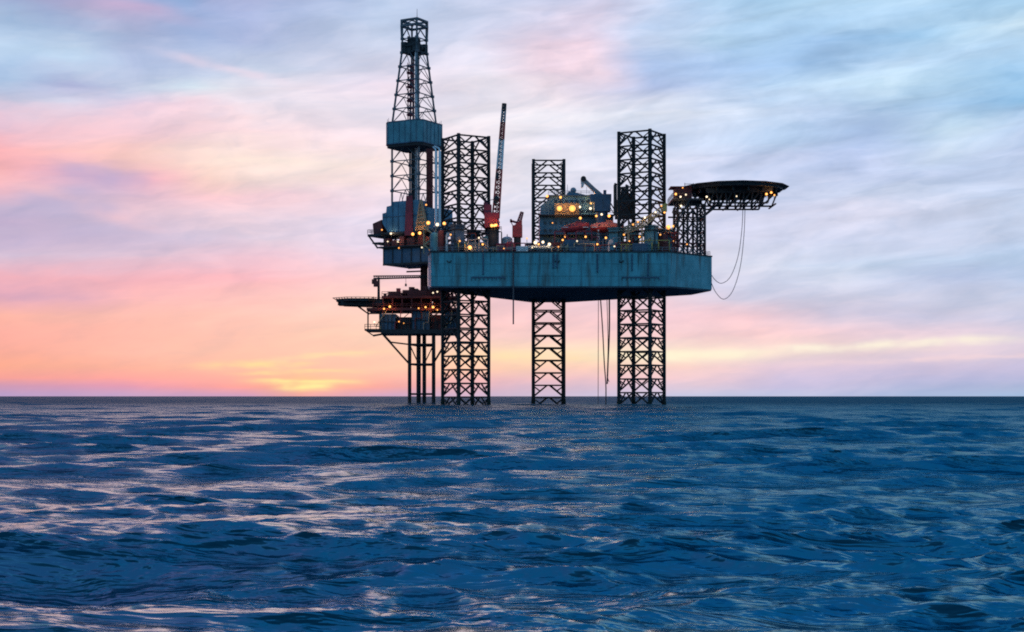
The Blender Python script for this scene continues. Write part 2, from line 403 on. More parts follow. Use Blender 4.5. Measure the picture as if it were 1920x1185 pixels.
# ------------------------------------------------------------------ the sea
def build_sea():
    rng = np.random.default_rng(5)
    # rows of growing distance, columns dense in front and coarse elsewhere
    r = [2.0]
    while r[-1] < 1500: r.append(r[-1] * 1.0046 + 0.003)
    while r[-1] < 9000: r.append(r[-1] * 1.02)
    while r[-1] < 90000: r.append(r[-1] * 1.25)
    r = np.array(r)
    fine = np.linspace(-R(30), R(30), 820)
    coarse = np.linspace(R(30), R(330), 64)[1:-1]
    th = np.concatenate([fine, coarse])
    nr, nc = len(r), len(th)
    RR, TT = np.meshgrid(r, th, indexing='ij')
    X0 = (RR * np.sin(TT)).ravel(); Y0 = (RR * np.cos(TT)).ravel()
    drow = np.gradient(r)
    SP = np.repeat(drow, nc)
    X = X0.copy(); Y = Y0.copy(); Z = np.zeros_like(X0)
    lam = np.concatenate([np.geomspace(0.14, 0.8, 70), np.geomspace(0.8, 3.0, 60),
                          np.geomspace(3.0, 9.0, 26), np.geomspace(10.0, 40.0, 14)]); N = len(lam)
    lam *= rng.uniform(0.97, 1.03, N)
    # gusts: patches where the short waves are steeper or calmer
    gust = np.zeros_like(X0)
    for _ in range(9):
        gl = rng.uniform(9, 40); ga = rng.uniform(0, 6.283); gp = rng.uniform(0, 6.283)
        gust += np.sin(2 * np.pi / gl * (0.6 * math.cos(ga) * X0 + math.sin(ga) * Y0) + gp)
    gust = np.clip(1.0 + 0.22 * gust, 0.25, 1.9)
    # slicks: calmer water close by, mostly to the left
    slick = 1.0 - 0.50 * np.exp(-((Y0 - 12.5) / 3.6) ** 2) / (1.0 + np.exp(np.clip((X0 - 0.6) / 0.8, -40, 40)))
    slick -= 0.30 * np.exp(-((Y0 - 24) / 3.5) ** 2 - ((X0 + 3.5) / 4.0) ** 2)
    for L in lam:
        k = 2 * np.pi / L
        spread = 0.25 if L > 3 else (0.45 if L > 0.8 else 0.75)
        ang = -math.pi / 2 + 0.16 + rng.normal(0, spread)
        ddx, ddy = math.cos(ang), math.sin(ang)
        slope = 0.017 if L > 9 else (0.035 if L > 3 else (0.023 if L > 0.8 else 0.028))
        a = slope / k
        ph = rng.uniform(0, 2 * np.pi)
        att = np.clip((L / SP - 2.2) / 2.5, 0, 1)
        sel = att > 0
        if not sel.any(): continue
        arg = k * (ddx * X0[sel] + ddy * Y0[sel]) + ph
        aa = a * att[sel] * (gust[sel] if L < 1.5 else 1.0)
        if L < 9: aa = aa * slick[sel]
        Z[sel] += aa * np.cos(arg)
        s_ = np.sin(arg) * aa * (1.9 if L > 0.8 else 1.3)
        X[sel] -= ddx * s_; Y[sel] -= ddy * s_
    co = np.empty(nr * nc * 3, np.float32)
    co[0::3] = X; co[1::3] = Y; co[2::3] = Z
    i = np.arange(nr - 1)[:, None]; j = np.arange(nc)[None, :]
    j2 = (j + 1) % nc
    q = np.stack([i * nc + j, i * nc + j2, (i + 1) * nc + j2, (i + 1) * nc + j], -1).reshape(-1, 4)
    q = q[:, ::-1]
    nf = len(q)
    me = bpy.data.meshes.new('sea')
    me.vertices.add(nr * nc); me.vertices.foreach_set('co', co)
    me.loops.add(nf * 4); me.loops.foreach_set('vertex_index', q.ravel().astype(np.int32))
    me.polygons.add(nf)
    me.polygons.foreach_set('loop_start', (np.arange(nf) * 4).astype(np.int32))
    me.polygons.foreach_set('use_smooth', np.ones(nf, bool))
    me.update(calc_edges=True)
    un = me.attributes.new('unresolved', 'FLOAT', 'POINT')
    un.data.foreach_set('value', np.clip((SP - 0.12) / 2.2, 0, 1).astype(np.float32))
    m = bpy.data.materials.new('sea_water'); m.use_nodes = True
    t = NT(m.node_tree); t.n.clear()
    tc = t.new('ShaderNodeTexCoord').outputs['Object']
    mp = t.new('ShaderNodeMapping'); t.l.new(tc, mp.inputs[0]); mp.inputs['Scale'].default_value = (0.50, 1.35, 1.0)
    n = t.noise(mp.outputs[0], 0.85, 4.5, 0.5, 0.5)
    n3 = t.noise(mp.outputs[0], 0.11, 5.0, 0.6, 0.4)
    att = t.new('ShaderNodeAttribute'); att.attribute_name = 'unresolved'
    h = t.m('MULTIPLY', n, 0.55)
    h = t.m('ADD', h, t.m('MULTIPLY', t.m('MULTIPLY', n3, 2.0), att.outputs['Fac']))
    bp = t.new('ShaderNodeBump'); bp.inputs['Strength'].default_value = 1.0; bp.inputs['Distance'].default_value = 1.0
    t.l.new(h, bp.inputs['Height'])
    # scattered light from inside the water, and the sky mirrored on its surface
    body = t.new('ShaderNodeBsdfDiffuse'); body.inputs['Color'].default_value = (0.0002, 0.050, 0.084, 1)
    mir = t.new('ShaderNodeBsdfGlossy'); mir.inputs['Color'].default_value = (0.56, 0.93, 1.0, 1)
    t.l.new(t.rng(att.outputs['Fac'], 0.0, 1.0, 0.12, 0.30), mir.inputs['Roughness'])
    fr = t.new('ShaderNodeFresnel'); fr.inputs['IOR'].default_value = 1.333
    for q in (body, mir, fr): t.l.new(bp.outputs[0], q.inputs['Normal'])
    mx = t.new('ShaderNodeMixShader')
    t.l.new(t.m('MULTIPLY', fr.outputs[0], t.rng(att.outputs['Fac'], 0.0, 1.0, 0.42, 0.12)), mx.inputs[0])
    t.l.new(body.outputs[0], mx.inputs[1]); t.l.new(mir.outputs[0], mx.inputs[2])
    ou = t.new('ShaderNodeOutputMaterial'); t.l.new(mx.outputs[0], ou.inputs[0])
    me.materials.append(m)
    o = bpy.data.objects.new('sea', me); C.objects.link(o)
    o['kind'] = 'structure'
build_sea()

# ================================================================== THE RIG
LA, LB, LC = V(-11.6, 381, 0), V(32.4, 381, 0), V(10.0, 419, 0)
ZB, ZD = 29.1, 37.4                      # keel and main deck
E1 = V(-0.866, 0.5, 0)                   # outward over the stern (left, away)
E2 = V(0.5, 0.866, 0)                    # along the stern
STERN = V(-0.6, 400, 0)
def S(n, e, z): return STERN + E1 * n + E2 * e + V(0, 0, z)

rig = thing('drilling_rig', (10.4, 393, 0), 'three-legged jack-up drilling rig with a teal rust-streaked triangular hull raised high above the sea', 'oil rig')
hull_poly = [(-19.7, 371), (38.5, 371), (50.2, 383), (47, 398), (15.5, 430), (5.5, 430), (-20.9, 379.5)]
hb = MB()
cx_, cy_ = 10.0, 393.0
hb.prism(hull_poly, ZB, ZD)
hull = hb.build('hull', HULL, rig)
sh = MB()
sh.prism([(cx_ + (x - cx_) * 0.996, cy_ + (y - cy_) * 0.996) for x, y in hull_poly], ZB - 0.35, ZB - 0.004)
sh.build('hull_bottom', UNDER, hull)
dk = MB().prism([(cx_ + (x - cx_) * 0.994, cy_ + (y - cy_) * 0.994) for x, y in hull_poly], ZD + 0.004, ZD + 0.06)
dk.build('deck', DECKM, rig)
gw = MB()
for p, q in zip(hull_poly, hull_poly[1:] + hull_poly[:1]):
    gw.bar((p[0], p[1], ZD + 0.05), (q[0], q[1], ZD + 0.05), 0.35, 0.3)
gw.build('gunwale', DARK, rig)
ral = MB()
rp = [(cx_ + (x - cx_) * 0.99, cy_ + (y - cy_) * 0.99, ZD + 0.06) for x, y in hull_poly]
ral.rail(rp + rp[:1], h=1.15, step=1.6, t=0.08)
ral.build('railing', GREY, rig)
# fittings on the near side of the hull: rubbing bars, vertical seams, overboard pipes
for px0, px1, py in ((884, 946, 520), (1166, 1236, 520)):
    fb = MB()
    a, b_ = P(px0, py, 370.9), P(px1, py, 370.9)
    fb.bar(a, b_, 0.22, 0.28)
    for i in range(9):
        c = a.lerp(b_, i / 8); fb.bar(c, c + V(0, 0, -0.7), 0.16)
    fb.build('rubbing_bar', NAVY, rig)
for px in (848, 961, 1010, 1090, 1160, 1251):
    sm_ = MB(); sm_.bar(P(px, 473, 370.96), P(px, 536, 370.96), 0.22, 0.16); sm_.build('hull_seam', TEAL, hull)
for py in (494, 517):
    a, b_ = P(808, py, 370.97), P(1252, py, 370.97)
    sm_ = MB(); sm_.bar(a, b_, 0.1, 0.1); sm_.build('plate_seam', HULL, hull)
for px, y1, y2 in ((906, 474, 512), (1038, 476, 500), (1044, 476, 500), (1120, 476, 508), (1185, 476, 505), (1215, 476, 515)):
    op = MB(); op.cyl(P(px, y1, 370.8), P(px, y2, 370.8), 0.16, n=8); op.cyl(P(px, y2, 370.8), P(px, y2 + 2, 370.5), 0.18, n=8)
    op.build('overboard_pipe', NAVY, rig)
for px in (842, 1045, 1165, 1290):
    yy = 370.85 if px < 1250 else 377
    c = P(px, 488, yy)
    ch = MB()
    ch.path([c + V(0.5 * math.cos(k * math.pi / 6), 0, 0.5 * math.sin(k * math.pi / 6)) for k in range(6, 13)], 0.13)
    ch.build('chock', DARK, rig)

def leg(base, rot, ztop, zbot=-9.0, a=8.5, bay=3.4):
    cs, sn = math.cos(rot), math.sin(rot)
    cor = [base + V(x * cs - y * sn, x * sn + y * cs, 0) for x, y in ((-a/2, -a/2), (a/2, -a/2), (a/2, a/2), (-a/2, a/2))]
    br = MB()
    n = int((ztop - zbot) / bay)
    for i in range(n + 1):
        z = ztop - i * bay
        for k in range(4):
            p, q = cor[k], cor[(k + 1) % 4]
            br.bar(p + V(0, 0, z - 0.2), q + V(0, 0, z - 0.2), 0.36)
            if i < n:
                mid = p.lerp(q, 0.5)
                # K bracing: chevron with kinked arms plus short knee braces
                br.cyl(p + V(0, 0, z - bay + 0.1), mid + (p - mid) * 0.12 + V(0, 0, z - 0.3), 0.22, n=6)
                br.cyl(q + V(0, 0, z - bay + 0.1), mid + (q - mid) * 0.12 + V(0, 0, z - 0.3), 0.22, n=6)
                h1 = p.lerp(mid, 0.46)
                h2 = q.lerp(mid, 0.46)
                br.cyl(p + V(0, 0, z - 0.4), h1 + V(0, 0, z - bay * 0.54), 0.16, n=6)
                br.cyl(q + V(0, 0, z - 0.4), h2 + V(0, 0, z - bay * 0.54), 0.13, n=6)
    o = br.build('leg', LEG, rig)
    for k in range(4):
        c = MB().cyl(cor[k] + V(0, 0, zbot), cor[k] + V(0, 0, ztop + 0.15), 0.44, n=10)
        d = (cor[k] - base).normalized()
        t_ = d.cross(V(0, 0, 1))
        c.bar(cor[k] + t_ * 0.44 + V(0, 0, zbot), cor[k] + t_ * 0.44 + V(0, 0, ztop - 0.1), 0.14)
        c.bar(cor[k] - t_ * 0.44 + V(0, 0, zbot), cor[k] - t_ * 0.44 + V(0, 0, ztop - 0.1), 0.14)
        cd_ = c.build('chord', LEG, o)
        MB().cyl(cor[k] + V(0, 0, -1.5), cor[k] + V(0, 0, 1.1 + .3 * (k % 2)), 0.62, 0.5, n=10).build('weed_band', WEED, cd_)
    return cor
RA, RB = R(30), R(-30)
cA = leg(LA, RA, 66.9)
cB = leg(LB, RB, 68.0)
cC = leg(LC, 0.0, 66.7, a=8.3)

# jacking houses round each leg: four corner towers and a ring walkway
def jackhouse(base, cor, h, tower_mat, lit=()):
    rot = math.atan2((cor[1] - cor[0]).y, (cor[1] - cor[0]).x)
    wk = MB()
    k = [base + (c - base) * 1.55 + V(0, 0, ZD + h - 0.9) for c in cor]
    kk = [base + (c - base) * 1.22 + V(0, 0, ZD + h - 0.9) for c in cor]
    for i in range(4):
        wk.hull8([k[i], k[(i + 1) % 4], kk[(i + 1) % 4], kk[i]], [p + V(0, 0, 0.2) for p in (k[i], k[(i + 1) % 4], kk[(i + 1) % 4], kk[i])])
    wk.rail([p + V(0, 0, 0.2) for p in k + k[:1]], h=1.1, step=1.7, t=0.09)
    for i in range(4):
        wk.bar(k[i], V(k[i].x, k[i].y, ZD), 0.3)
    j = wk.build('jack_house', DARK, rig)
    for c in cor:
        o = c + (c - base).normalized() * 0.9
        body = MB()
        body.box((o.x, o.y, ZD + 0.06 + h / 2), (2.5, 2.5, h), rot)
        body.box((o.x, o.y, ZD + 0.2 + h), (2.9, 2.9, 0.3), rot)
        body.build('jack_tower', tower_mat, j)
    return j
jackhouse(LA, cA, 6.6, NAVY)
jackhouse(LB, cB, 6.4, TEAL)
jackhouse(LC, cC, 6.0, NAVY)
for px, py, Y, r_, wt in ((833, 419, 371.5, .55, 0), (820, 421, 372, .6, 1), (881, 464, 371.6, .62, 0), (927, 423, 373.6, .5, 0),
                          (1253, 426, 380, .7, 0), (1246, 398, 380, .4, 0), (1226, 461, 374, .35, 0), (1212, 453, 374, .3, 0), (820, 547, 386, .32, 1), (812, 549, 386, .28, 1)):
    lamp(rig, P(px, py, Y), r_, bool(wt))

# ------------------------------------------------------------------ helideck
hl = thing('helideck', (P(1290, 475, 388).x, 388, ZD), 'big dark octagonal helicopter deck on a lattice tower over the right end of the hull', 'helideck')
hc = P(1378, 352, 388); zt = hc.z
oct_ = [(hc.x + 11.9 * math.cos(R(22.5 + 45 * i)), hc.y + 11.9 * math.sin(R(22.5 + 45 * i))) for i in range(8)]
oct_ = [(hc.x + 12.1 * math.cos(2 * math.pi * (i + .5) / 14), hc.y + 12.1 * math.sin(2 * math.pi * (i + .5) / 14)) for i in range(14)]
MB().prism(oct_, zt - 0.9, zt).build('landing_deck', DARK, hl)
mk = MB()
for k in range(32):
    a0, a1 = 2 * math.pi * k / 32, 2 * math.pi * (k + 1) / 32
    q = [(hc.x + rr * math.cos(a), hc.y + rr * math.sin(a), zt + 0.004) for rr, a in ((6.0, a0), (6.4, a0), (6.4, a1), (6.0, a1))]
    mk.hull8(q, [(x, y, z + 0.01) for x, y, z in q])
mk.build('landing_circle', YELLOW, hl)
net = MB()
o2 = [(hc.x + (x - hc.x) * 1.12, hc.y + (y - hc.y) * 1.12) for x, y in oct_]
for i in range(14):
    a, b_ = V(*oct_[i], zt - 0.2), V(*oct_[(i + 1) % 14], zt - 0.2)
    c, d = V(*o2[i], zt - 0.05), V(*o2[(i + 1) % 14], zt - 0.05)
    net.bar(c, d, 0.13)
    for k in range(12):
        net.bar(a.lerp(b_, k / 12), c.lerp(d, k / 12), 0.11)
    for k in range(1, 6):
        net.bar(a.lerp(c, k / 6), b_.lerp(d, k / 6), 0.08)
net.build('safety_net', DARK, hl)
tr = MB()
zl = zt - 4.7
xs = [hc.x - 9.5 + 19 * i / 5 for i in range(6)]
for yy in (-7.5, 0, 7.5):
    half = math.sqrt(max(1, 11.6 ** 2 - yy * yy)) * 0.94
    xx = [hc.x - half + 2 * half * i / 7 for i in range(8)]
    shrink = lambda x: hc.x + (x - hc.x) * 0.86
    for i in range(8):
        tr.bar((xx[i], hc.y + yy, zt - 0.9), (shrink(xx[i]), hc.y + yy * .9, zl), 0.36)
        if i < 7:
            tr.bar((shrink(xx[i]), hc.y + yy * .9, zl), (xx[i + 1], hc.y + yy, zt - 0.9), 0.32)
            tr.bar((shrink(xx[i]), hc.y + yy * .9, zl), (shrink(xx[i + 1]), hc.y + yy * .9, zl), 0.4)
    tr.bar((xx[0], hc.y + yy, zt - 1.75), (xx[-1], hc.y + yy, zt - 1.5), 0.45, 1.2)
for i in range(6):
    half = math.sqrt(max(1, 11.6 ** 2 - (xs[i] - hc.x) ** 2)) * 0.9
    tr.bar((xs[i], hc.y - half, zt - 1.4), (xs[i], hc.y + half, zt - 1.4), 0.4, 1.2)
    tr.bar((xs[i], hc.y - half * .85, zl), (xs[i], hc.y + half * .85, zl), 0.3)
tr.build('deck_truss', DARK, hl)
# lattice tower
x0, x1 = P(1266, 400, 388).x, P(1316, 400, 388).x
tw = MB()
zt2 = zt - 5.0
ys = (382.0, 391.0)
xcol = [x0, x0 + (x1 - x0) * .36, x0 + (x1 - x0) * .72, x1]
nb = 4
for yy in ys:
    for i, x in enumerate(xcol):
        tw.cyl((x, yy, ZD), (x, yy, zt2 + 0.2), 0.30, n=8)
        if i < 3:
            for k in range(nb):
                za, zb = ZD + (zt2 - ZD) * k / nb, ZD + (zt2 - ZD) * (k + 1) / nb
                xa, xb = xcol[i], xcol[i + 1]
                tw.cyl((xa, yy, za), (xb, yy, zb), 0.15, n=6); tw.cyl((xb, yy, za), (xa, yy, zb), 0.15, n=6)
                tw.bar((xa, yy, zb), (xb, yy, zb), 0.3)
for x in (xcol[0], xcol[-1]):
    for k in range(nb):
        za, zb = ZD + (zt2 - ZD) * k / nb, ZD + (zt2 - ZD) * (k + 1) / nb
        tw.cyl((x, ys[0], za), (x, ys[1], zb), 0.14, n=6); tw.cyl((x, ys[1], za), (x, ys[0], zb), 0.14, n=6)
        tw.bar((x, ys[0], zb), (x, ys[1], zb), 0.28)
tw.build('support_tower', DARK, hl)
for yy in ys:
    MB().cyl(V(x1, yy, P(0, 408, 388).z), V(P(1343, 386, 388).x, yy + 1, zl + .1), 0.28, n=8).build('strut', DARK, hl)
# access platform beside the deck
ap = MB()
ax0, ax1 = P(1258, 360, 384).x, P(1300, 360, 384).x
zp = P(0, 379, 384).z
ap.prism([(ax0, 380), (ax1 + 2, 380), (ax1 + 2, 392), (ax0, 392)], zp, zp + 0.5)
ap.rail([(ax0, 380, zp + .5), (ax1, 380, zp + .5)], h=1.2, t=.1); ap.rail([(ax0, 392, zp + .5), (ax0, 380, zp + .5)], h=1.2, t=.1)
for i in range(4):
    ap.bar((ax0 + 1.3 * i, 381, zp - 3), (ax0 + 1.3 * i + 1.3, 381, zp), .22); ap.bar((ax0 + 1.3 * i + 1.3, 381, zp - 3), (ax0 + 1.3 * i, 381, zp), .2)
ap.bar((ax0, 381, zp - 3), (ax1, 381, zp - 3), .4)
ap.bar((ax0, 391, zp - 3), (ax1, 391, zp - 3), .4)
ap.build('access_platform', DARK, hl)
fr = MB()
fr.box(((ax0 + ax1) / 2 + .3, 386, zp + 2.1), (4.2, 5, 3.1)); fr.box(((ax0 + ax1) / 2 - .3, 386, zp + 3.8), (5.4, 5.6, .22))
fr.build('fire_cabin', BROWN, hl)
st_ = MB()
a, b_ = V(ax0 - .2, 379.2, ZD + 5.6), V(ax1 - 1.2, 379.2, zp + .5)
for dyy in (0, .9):
    st_.bar(a + V(0, dyy, 0), b_ + V(0, dyy, 0), .14, .35); st_.bar(a + V(0, dyy, 1), b_ + V(0, dyy, 1), .08)
for i in range(14):
    c = a.lerp(b_, (i + .5) / 14); st_.box((c.x, c.y + .45, c.z), (.34, .9, .06))
st_.build('stairway', DARK, hl)
for px, py, Y, r_, wt in ((1267, 364, 379.5, .45, 0), (1276, 369, 379.5, .36, 1), (1286, 365, 379.5, .3, 1), (1325, 369, 379, .3, 1), (1330, 374, 379, .25, 1), (1280, 352, 379.6, .25, 0),
                          (1437, 364, 379, .4, 0), (1446, 361, 380, .35, 0), (1452, 366, 380, .3, 0), (1381, 368, 377, .25, 1), (1277, 386, 381, .3, 1), (1262, 424, 380, .4, 0)):
    lamp(hl, P(px, py, Y), r_, bool(wt))
ml = MB()
for px in (1284, 1300):
    ml.bar(P(px, 352, 381), P(px, 343, 381), .14)
ml.bar(P(1284, 345, 381), P(1300, 345, 381), .12)
ml.build('wind_sock_pole', DARK, hl)

def rope(name, pts, r, label, mat=WIRE, cat='rope', group=None, n=6, smooth=True):
    pts = [V(*p) for p in pts]
    if smooth and len(pts) > 2:
        out = []
        for i in range(len(pts) - 1):
            p0, p1, p2, p3 = pts[max(0, i - 1)], pts[i], pts[i + 1], pts[min(len(pts) - 1, i + 2)]
            for k in range(6):
                t = k / 6
                out.append(0.5 * ((2 * p1) + (p2 - p0) * t + (2 * p0 - 5 * p1 + 4 * p2 - p3) * t * t + (3 * p1 - p0 - 3 * p2 + p3) * t ** 3))
        pts = out + [pts[-1]]
    return tag(MB().path(pts, r, n).build(name, mat, None, at=pts[0]), label, cat, group)
Yh = 383.5
rope('slack_line', [P(1397, 387, Yh), P(1395, 440, Yh), P(1388, 500, Yh), P(1374, 545, Yh), P(1357, 561, Yh), P(1342, 548, Yh), P(1333, 528, 383)], 0.085,
     'longer of two thin slack lines looping from the helicopter deck to the hull corner', HOSE)
rope('slack_line', [P(1393, 387, Yh + .6), P(1391, 430, Yh + .6), P(1384, 480, Yh + .6), P(1370, 518, Yh + .6), P(1354, 531, Yh + .6), P(1342, 526, Yh + .6), P(1333, 514, 383)], 0.085,
     'shorter of two thin slack lines looping from the helicopter deck to the hull corner', HOSE)

# ------------------------------------------------------------------ drilling derrick on its cantilever
dr = thing('drilling_derrick', tuple(S(30, 0, ZD)), 'tall dark lattice drilling tower on a cantilever over the left end of the rig', 'derrick')
MB().extr([S(2, -6, ZD + .35), S(36, -6, ZD + .35), S(36, -6, ZD + 5), S(2, -6, ZD + 5)], S(0, -6, 0), S(0, 6, 0)).build('cantilever', NAVY, dr)
cb = MB()
for e in (-6.12, 6.12):
    for z in (ZD + .5, ZD + 4.8): cb.bar(S(2, e, z), S(36.1, e, z), .24, .5)
    for n in range(3, 37, 3): cb.bar(S(n, e, ZD + .6), S(n, e, ZD + 4.7), .3, .2)
cb.build('flange', DARK, dr)
cl = MB()
zc = ZD + 5
cl.extr([S(18, -7, zc), S(37.5, -7, zc), S(37.5, -7, zc + .35), S(18, -7, zc + .35)], S(0, -7, 0), S(0, 7, 0))
cl.rail([S(18, -7, zc + .35), S(37.5, -7, zc + .35), S(37.5, 7, zc + .35)], h=1.1, step=1.6, t=.1)
cl.build('cantilever_deck', DARK, dr)
eq = MB()
for n, e, sz, hz in ((35, -5, 1.6, 2.2), (32.5, -5, 2, 1.6), (30, -5.4, 1.5, 2.6), (27, -5.2, 2.4, 1.9), (24, -5.2, 1.8, 2.6), (21, -5.2, 2.2, 2.0), (33, 2, 3, 2.7), (26, 1, 3, 2.7)):
    c = S(n, e, zc + .35 + hz / 2); eq.box(c, (sz, sz, hz), R(-30))
eq.build('mud_equipment', BROWN, dr)
zf = ZD + 8.6
sub = MB()
for n in (23, 36):
    for e in (-5.6, 5.6):
        sub.bar(S(n, e, zc + .3), S(n, e, zf), .5)
for e in (-5.6, 5.6):
    sub.bar(S(23, e, zf - .2), S(36, e, zf - .2), .3)
    sub.cyl(S(23, e, zc + .3), S(29.5, e, zf), .22, n=8); sub.cyl(S(36, e, zc + .3), S(29.5, e, zf), .22, n=8)
sub.bar(S(23, -5.6, zf - .2), S(23, 5.6, zf - .2), .3); sub.bar(S(36, -5.6, zf - .2), S(36, 5.6, zf - .2), .3)
sub.build('substructure', DARK, dr)
fl = MB().extr([S(21, -6.3, zf), S(37.5, -6.3, zf), S(37.5, -6.3, zf + .6), S(21, -6.3, zf + .6)], S(0, -6.3, 0), S(0, 6.3, 0))
fl.build('drill_floor', DARK, dr)
# windwall house on the floor
zh = zf + .6
prof = [S(21.5, -6, zh), S(34.6, -6, zh), S(36.4, -6, zh + 2.6), S(36.4, -6, zh + 5.2), S(35.2, -6, zh + 5.4), S(35.0, -6, zh + 7.0), S(33.6, -6, zh + 7.2), S(33.4, -6, zh + 8.2), S(24.6, -6, zh + 8.2), S(24.4, -6, zh + 6.2), S(21.5, -6, zh + 6.0)]
MB().extr(prof, S(0, -6, 0), S(0, -1, 0)).build('windwall', BLUE, dr)
MB().extr([S(21.5, 1, zh), S(36.4, 1, zh), S(36.4, 1, zh + 6.5), S(21.5, 1, zh + 6.5)], S(0, 1, 0), S(0, 6, 0)).build('windwall', BLUE, dr)
rib = MB()
for n in (35, 33, 31.2, 24, 22.2):
    rib.bar(S(n, -6.06, zh + (1 if n > 34.5 else .1)), S(n, -6.06, zh + (5 if n > 33.5 or n < 24.3 else 8)), .14)
rib.bar(S(21.6, -6.06, zh + 4.2), S(36.3, -6.06, zh + 4.2), .16)
rib.build('windwall_rib', NAVY, dr)
rp_ = MB().extr([S(26.2, -6.5, zh - 1.2), S(28.9, -6.5, zh - 1.2), S(28.3, -6.5, zh + 9.4), S(26.5, -6.5, zh + 9.4)], S(0, -6.5, 0), S(0, -6.15, 0))
rp_.build('red_duct', MAROON, dr)
# V-door ramp / pipe chute lit by the floor lights
vd = MB()
for e in (-7.2, -6.6):
    vd.bar(S(24.8, e, zh - .2), S(23.4, e, zh + 8), .3); vd.bar(S(21.2, e, zh - .2), S(23.2, e, zh + 8), .3)
    for i in range(1, 8):
        f = i / 8
        vd.bar(S(24.8 - 1.4 * f, e, zh + 8 * f), S(21.2 + 2 * f, e, zh + 8 * f), .22)
vd.extr([S(24.5, -6.9, zh), S(21.5, -6.9, zh), S(23.1, -6.9, zh + 7.4), S(23.5, -6.9, zh + 7.4)], S(0, -6.9, 0), S(0, -6.75, 0))
vd.build('pipe_ramp', TAN, dr)
bal = MB()
bal.extr([S(36, -7, zf - .3), S(40.6, -7, zf - .3), S(40.6, -7, zf + .3), S(36, -7, zf + .3)], S(0, -7, 0), S(0, 3, 0))
bal.rail([S(36, -7, zf + .3), S(40.6, -7, zf + .3), S(40.6, 3, zf + .3)], h=1.2, step=1.5, t=.11)
bal.bar(S(37.5, -6.6, zc), S(40.4, -6.6, zf - .2), .35); bal.bar(S(37.5, 2, zc), S(40.4, 2, zf - .2), .35)
bal.extr([S(36.5, -7, zc + 1.2), S(39, -7, zc + 1.2), S(39, -7, zc + 1.6), S(36.5, -7, zc + 1.6)], S(0, -7, 0), S(0, 0, 0))
bal.build('balcony', DARK, dr)
bh = MB().extr([S(36.6, -5.6, zf + .3), S(39.6, -5.6, zf + .3), S(39.9, -5.6, zf + 3.3), S(37, -5.6, zf + 4.2)], S(0, -5.6, 0), S(0, 0, 0))
bh.build('driller_cabin', BROWN, dr)

def sq(z, a, cx=None):
    c = S(30, 0, 0)
    return [c + E1 * (sx * a / 2) + E2 * (sy * a / 2) + V(0, 0, z) for sx, sy in ((1, -1), (-1, -1), (-1, 1), (1, 1))]
mast_levels = [(zh - .5, 8.7), (58, 8.7), (62, 8.7), (66, 8.7), (70, 8.7), (76.4, 8.6)]
zz = 76.4
while zz < 95.0:
    zz += 3.85
    mast_levels.append((zz, 8.6 + (4.9 - 8.6) * (zz - 76.4) / 19.25))
mast_levels += [(99.4, 4.7), (104.2, 4.7)]
mm = MB()
for (za, aa), (zb, ab) in zip(mast_levels, mast_levels[1:]):
    A_, B_ = sq(za, aa), sq(zb, ab)
    for k in range(4):
        p, q, r1, r2 = A_[k], A_[(k + 1) % 4], B_[k], B_[(k + 1) % 4]
        mm.bar(p, r1, .50)
        mm.bar(r1, r2, .24)
        mm.box(r1, (.75, .75, .7), R(-30))
        if zb < 97:
            mid = r1.lerp(r2, .5)
            if k != 2 or True:
                mm.cyl(p, mid, .10, n=6); mm.cyl(q, mid, .10, n=6)
mm.build('mast', MAST, dr)
wb = MB()
c30 = S(30, 0, 0)
hw = 5.95; ch = 1.3
pl = [(hw - ch, -hw), (-(hw - ch), -hw), (-hw, -(hw - ch)), (-hw, hw - ch), (-(hw - ch), hw), (hw - ch, hw), (hw, hw - ch), (hw, -(hw - ch))]
pts = [c30 + E1 * u + E2 * v_ for u, v_ in pl]
wb.hull8([p + V(0, 0, 70.4) for p in pts], [p + V(0, 0, 76.4) for p in pts])
wbo = wb.build('racking_enclosure', TEAL, dr)
wr = MB()
for i in range(8):
    p, q = pts[i], pts[(i + 1) % 8]
    o_ = ((p + q) / 2 - c30).normalized() * .05
    wr.bar(p + o_ + V(0, 0, 76.4), q + o_ + V(0, 0, 76.4), .2); wr.bar(p + o_ + V(0, 0, 70.45), q + o_ + V(0, 0, 70.45), .26)
    n_ = 5 if (p - q).length > 4 else 1
    for k in range(n_):
        a = p.lerp(q, k / n_) + o_; wr.bar(a + V(0, 0, 70.5), a + V(0, 0, 76.3), .12)
    wr.bar(p + (c30 - p) * .03 + V(0, 0, 76.4), p + (c30 - p) * .03 + V(0, 0, 77.5), .1)
wr.build('stiffener', NAVY, wbo)
MB().hull8([c30 + (p - c30) * .97 + V(0, 0, 69.6) for p in pts], [c30 + (p - c30) * .99 + V(0, 0, 70.3) for p in pts]).build('floor_frame', DARK, wbo)
# crown
cr = MB()
for z in (95.6, 97.2):
    q_ = sq(z, 5.3)
    cr.hull8(q_, [p + V(0, 0, .3) for p in q_])
for k, (u, v_) in enumerate(((-1.5, 0), (0, -1.2), (1.3, .8), (0.6, -1.8), (-1.2, -1.6))):
    c = c30 + E1 * u + E2 * v_ + V(0, 0, 97.0)
    cr.cyl(c - E2 * .5, c + E2 * .5, 1.15 + .1 * (k % 2), n=14)
cr.box(c30 + V(0, 0, 98.6), (2.4, 2.4, 2.2), R(-30))
for u, v_ in ((-1.9, -1.9), (1.9, -1.9), (-1.9, 1.9), (1.9, 1.9)):
    cr.box(c30 + E1 * u + E2 * v_ + V(0, 0, 97.0 + .3 * u * .3), (1.5, 1.5, 2.6), R(-30))
cr.bar(c30 + E1 * 2 + V(0, 0, 97.4), c30 + E1 * 2 + V(0, 0, 100.5), .5)
cr.build('crown_block', DARK, dr)
ct = MB()
q_, q2 = sq(104.4, 5.2), sq(102.9, 5.2)
